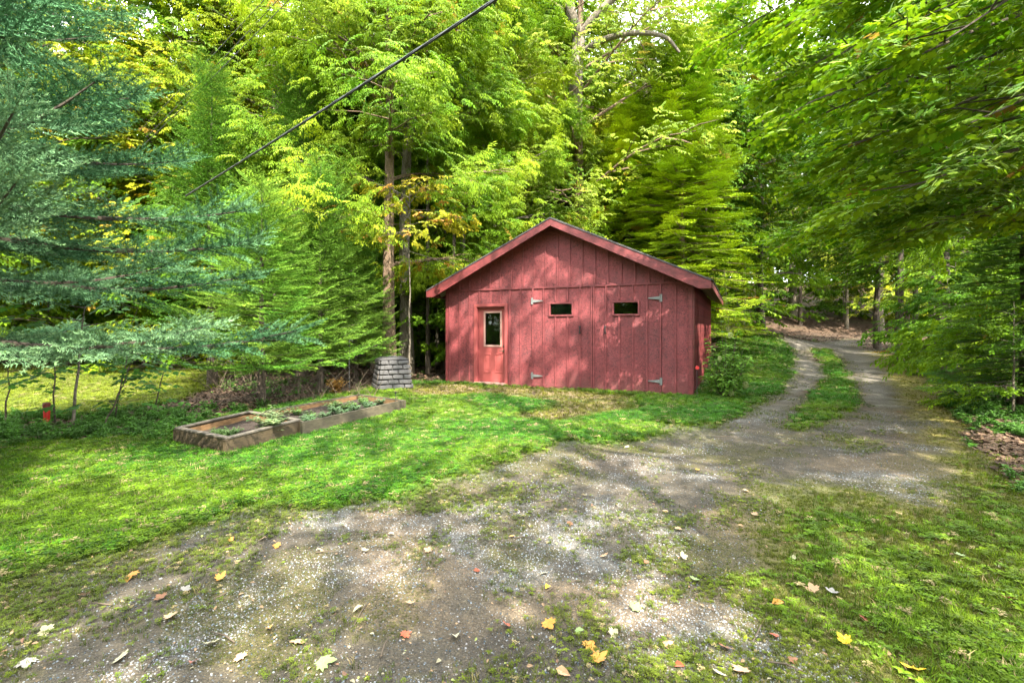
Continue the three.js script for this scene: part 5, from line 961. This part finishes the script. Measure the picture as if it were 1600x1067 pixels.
{
  const leafMat = {}; const mat = (name, c) => leafMat[name] ??= new THREE.MeshPhysicalMaterial({ color: lin(...c), roughness: 0.85, transmission: 0.2, thickness: 0, ior: 1.35 });
  const COL = { tan: [0.36, 0.22, 0.12], brown: [0.2, 0.09, 0.045], rust: [0.3, 0.07, 0.03], orange: [0.45, 0.2, 0.035], yellow: [0.6, 0.38, 0.01], pale: [0.34, 0.30, 0.18], green: [0.2, 0.27, 0.09], grey: [0.22, 0.2, 0.17] };
  const r = mulberry(820);
  const lay = (px, py, size, c, label, group) => { const [x, d] = G(px, py), m = part('fallen_leaf', LEAFG[Math.floor(r() * 4)], mat(c, COL[c]), scene, [x, ground(x, d) + 0.014, -d]); m.rotation.set(gauss(r) * 0.5, r() * 6.28, gauss(r) * 0.5, 'YXZ'); m.scale.setScalar(size * 0.88); return tag(m, label, 'leaf', group); };
  lay(1318, 1001, 0.085, 'yellow', 'bright yellow maple leaf lying on the weedy verge at the lower right');
  lay(1428, 1047, 0.10, 'yellow', 'long yellow leaf near the bottom right corner');
  lay(938, 1030, 0.11, 'orange', 'large orange brown leaf near the bottom centre of the drive'); lay(922, 1008, 0.09, 'orange', 'orange leaf just above the large one at the bottom centre');
  lay(858, 980, 0.09, 'orange', 'pale orange maple leaf standing up on the gravel below the centre'); lay(634, 990, 0.075, 'rust', 'dark red leaf on the gravel left of the centre bottom'); lay(202, 900, 0.12, 'orange', 'curled orange brown leaf at the left edge of the gravel'); lay(1158, 1048, 0.10, 'tan', 'big tan leaf at the bottom right of the gravel'); lay(1124, 1052, 0.07, 'pale', 'small pale leaf left of the big tan leaf at the bottom'); lay(508, 1034, 0.12, 'green', 'pale green leaf lying flat at the bottom left of the centre'); lay(1134, 1012, 0.075, 'brown', 'brown curled leaf at the right of the gravel foreground'); lay(1216, 944, 0.085, 'orange', 'orange leaf at the edge of gravel and weeds'); lay(855, 917, 0.07, 'yellow', 'yellow and green leaf in the middle of the drive'); lay(994, 950, 0.08, 'green', 'narrow pale green leaf right of the centre of the drive'); lay(1352, 967, 0.07, 'rust', 'rust brown leaf among the weeds on the right'); lay(1470, 904, 0.08, 'tan', 'tan leaf on the right verge'); lay(1580, 940, 0.09, 'rust', 'rust leaf at the right edge of the picture'); lay(250, 938, 0.08, 'brown', 'dark brown leaf in the left foreground of the drive'); lay(266, 971, 0.09, 'tan', 'tan curled leaf below the dark brown one at the left'); lay(346, 905, 0.085, 'orange', 'orange tan leaf where grass meets gravel on the left');
  const loose = [[880, 1055, 0.08, 'tan'], [1062, 1040, 0.07, 'rust'], [1045, 1005, 0.07, 'tan'], [1240, 1030, 0.06, 'brown'], [960, 990, 0.08, 'pale'], [905, 985, 0.06, 'green'], [712, 995, 0.09, 'pale'], [790, 978, 0.06, 'rust'], [560, 955, 0.09, 'pale'], [465, 1006, 0.09, 'tan'], [300, 1040, 0.08, 'rust'], [190, 1032, 0.09, 'pale'], [330, 1010, 0.08, 'pale'], [290, 925, 0.07, 'grey'], [375, 1030, 0.07, 'tan'], [570, 860, 0.07, 'pale'], [610, 835, 0.07, 'pale'], [500, 860, 0.07, 'tan'], [432, 855, 0.07, 'orange'], [410, 845, 0.06, 'tan'], [360, 848, 0.06, 'orange'], [295, 818, 0.08, 'tan'], [210, 782, 0.08, 'tan'], [165, 775, 0.06, 'rust'], [472, 788, 0.07, 'orange'], [135, 865, 0.06, 'brown'], [70, 985, 0.08, 'pale'], [1085, 905, 0.07, 'green'], [945, 872, 0.07, 'tan'], [850, 895, 0.07, 'pale'], [745, 893, 0.05, 'rust'], [800, 838, 0.06, 'orange'], [668, 862, 0.07, 'tan'], [1068, 870, 0.07, 'pale'], [1060, 830, 0.07, 'tan'], [1180, 805, 0.08, 'tan'], [1165, 768, 0.07, 'tan'], [1405, 805, 0.06, 'tan'], [1270, 920, 0.09, 'tan'], [1300, 925, 0.08, 'grey'], [1450, 985, 0.1, 'grey'], [1380, 1020, 0.08, 'tan'], [1240, 870, 0.05, 'pale'], [1500, 870, 0.07, 'green'], [1530, 975, 0.07, 'brown'], [980, 700, 0.08, 'pale'], [870, 745, 0.07, 'pale'], [1090, 735, 0.07, 'yellow'], [1150, 655, 0.1, 'tan'], [760, 700, 0.07, 'rust'], [690, 660, 0.08, 'rust'], [1040, 800, 0.06, 'tan'], [640, 945, 0.06, 'tan'], [420, 985, 0.07, 'orange'], [130, 930, 0.07, 'tan'], [40, 1040, 0.09, 'grey'], [1560, 1040, 0.08, 'tan'], [1210, 990, 0.06, 'rust'], [1010, 880, 0.05, 'brown'], [890, 820, 0.06, 'brown']];
  const total = {}; for (const q of loose) total[q[3]] = (total[q[3]] ?? 0) + 1;
  const seen = {}; loose.sort((p, q) => p[0] - q[0]).forEach(([px, py, s, c]) => { const k = seen[c] = (seen[c] ?? -1) + 1; lay(px, py, s, c, 'loose dried ' + c + ' leaf, ' + ORD[k] + ' from the left of the ' + total[c] + ' smaller ' + c + ' leaves', 'smaller ' + c + ' leaves scattered on the ground'); });
}

{ // scraps of dry leaf, too small and many to count
  const r = mulberry(840), mats = [], cols = [];
  for (let k = 0; k < 5200; k++) { const d = 1.9 * Math.pow(11 / 1.9, r()), x = (r() * 2 - 1) * 1.1 * d, z = zones(x, d); if (z.wf > 0.5 || r() > sst(0.42, 0.62, fbm(x * 1.4 + 61, d * 1.4, 3)) * 0.55 + 0.12) continue; const t = r(), c = t < 0.5 ? [0.24, 0.15, 0.08] : t < 0.75 ? [0.13, 0.07, 0.04] : t < 0.9 ? [0.26, 0.23, 0.14] : [0.20, 0.22, 0.06], v = 0.7 + 0.6 * r(); pushM(mats, x, ground(x, d) + 0.006 + 0.008 * r(), -d, gauss(r) * 0.6, r() * 6.28, gauss(r) * 0.6, 0.012 + 0.03 * r() * r()); cols.push(c[0] * v, c[1] * v, c[2] * v); }
  const o = instanced('leaf_scraps', ovalLeaf, M.litter, mats, cols); o.userData.label = 'small dry leaf scraps scattered over drive and grass'; o.userData.category = 'leaf scraps';
}
{ // small dry twigs dropped on the drive
  const r = mulberry(830), list = [];
  for (let k = 0; k < 70; k++) { const d = 2.2 * Math.pow(9 / 2.2, r()), x = (r() * 2 - 1) * d, z = zones(x, d); if (z.wd < 0.6) continue; const a = r() * 6.28, l = 0.05 + 0.22 * r() * r(), y = ground(x, d) + 0.008, p = _v(x, y, -d), e = _v(x + Math.cos(a) * l, y + 0.006, -d + Math.sin(a) * l); list.push(tube([p, p.clone().lerp(e, 0.5).add(_v(gauss(r) * 0.015, 0.008, gauss(r) * 0.015)), e], [0.0045, 0.004, 0.002], 4)); }
  const m = part('dropped_twigs', merged(list), M.twig, scene); m.userData.kind = 'stuff'; m.userData.label = 'small dry twigs dropped on the gravel drive'; m.userData.category = 'twigs';
}
scene.traverse((o) => { if (o.isMesh) { o.castShadow = true; o.receiveShadow = true; } });
renderer.render(scene, camera);
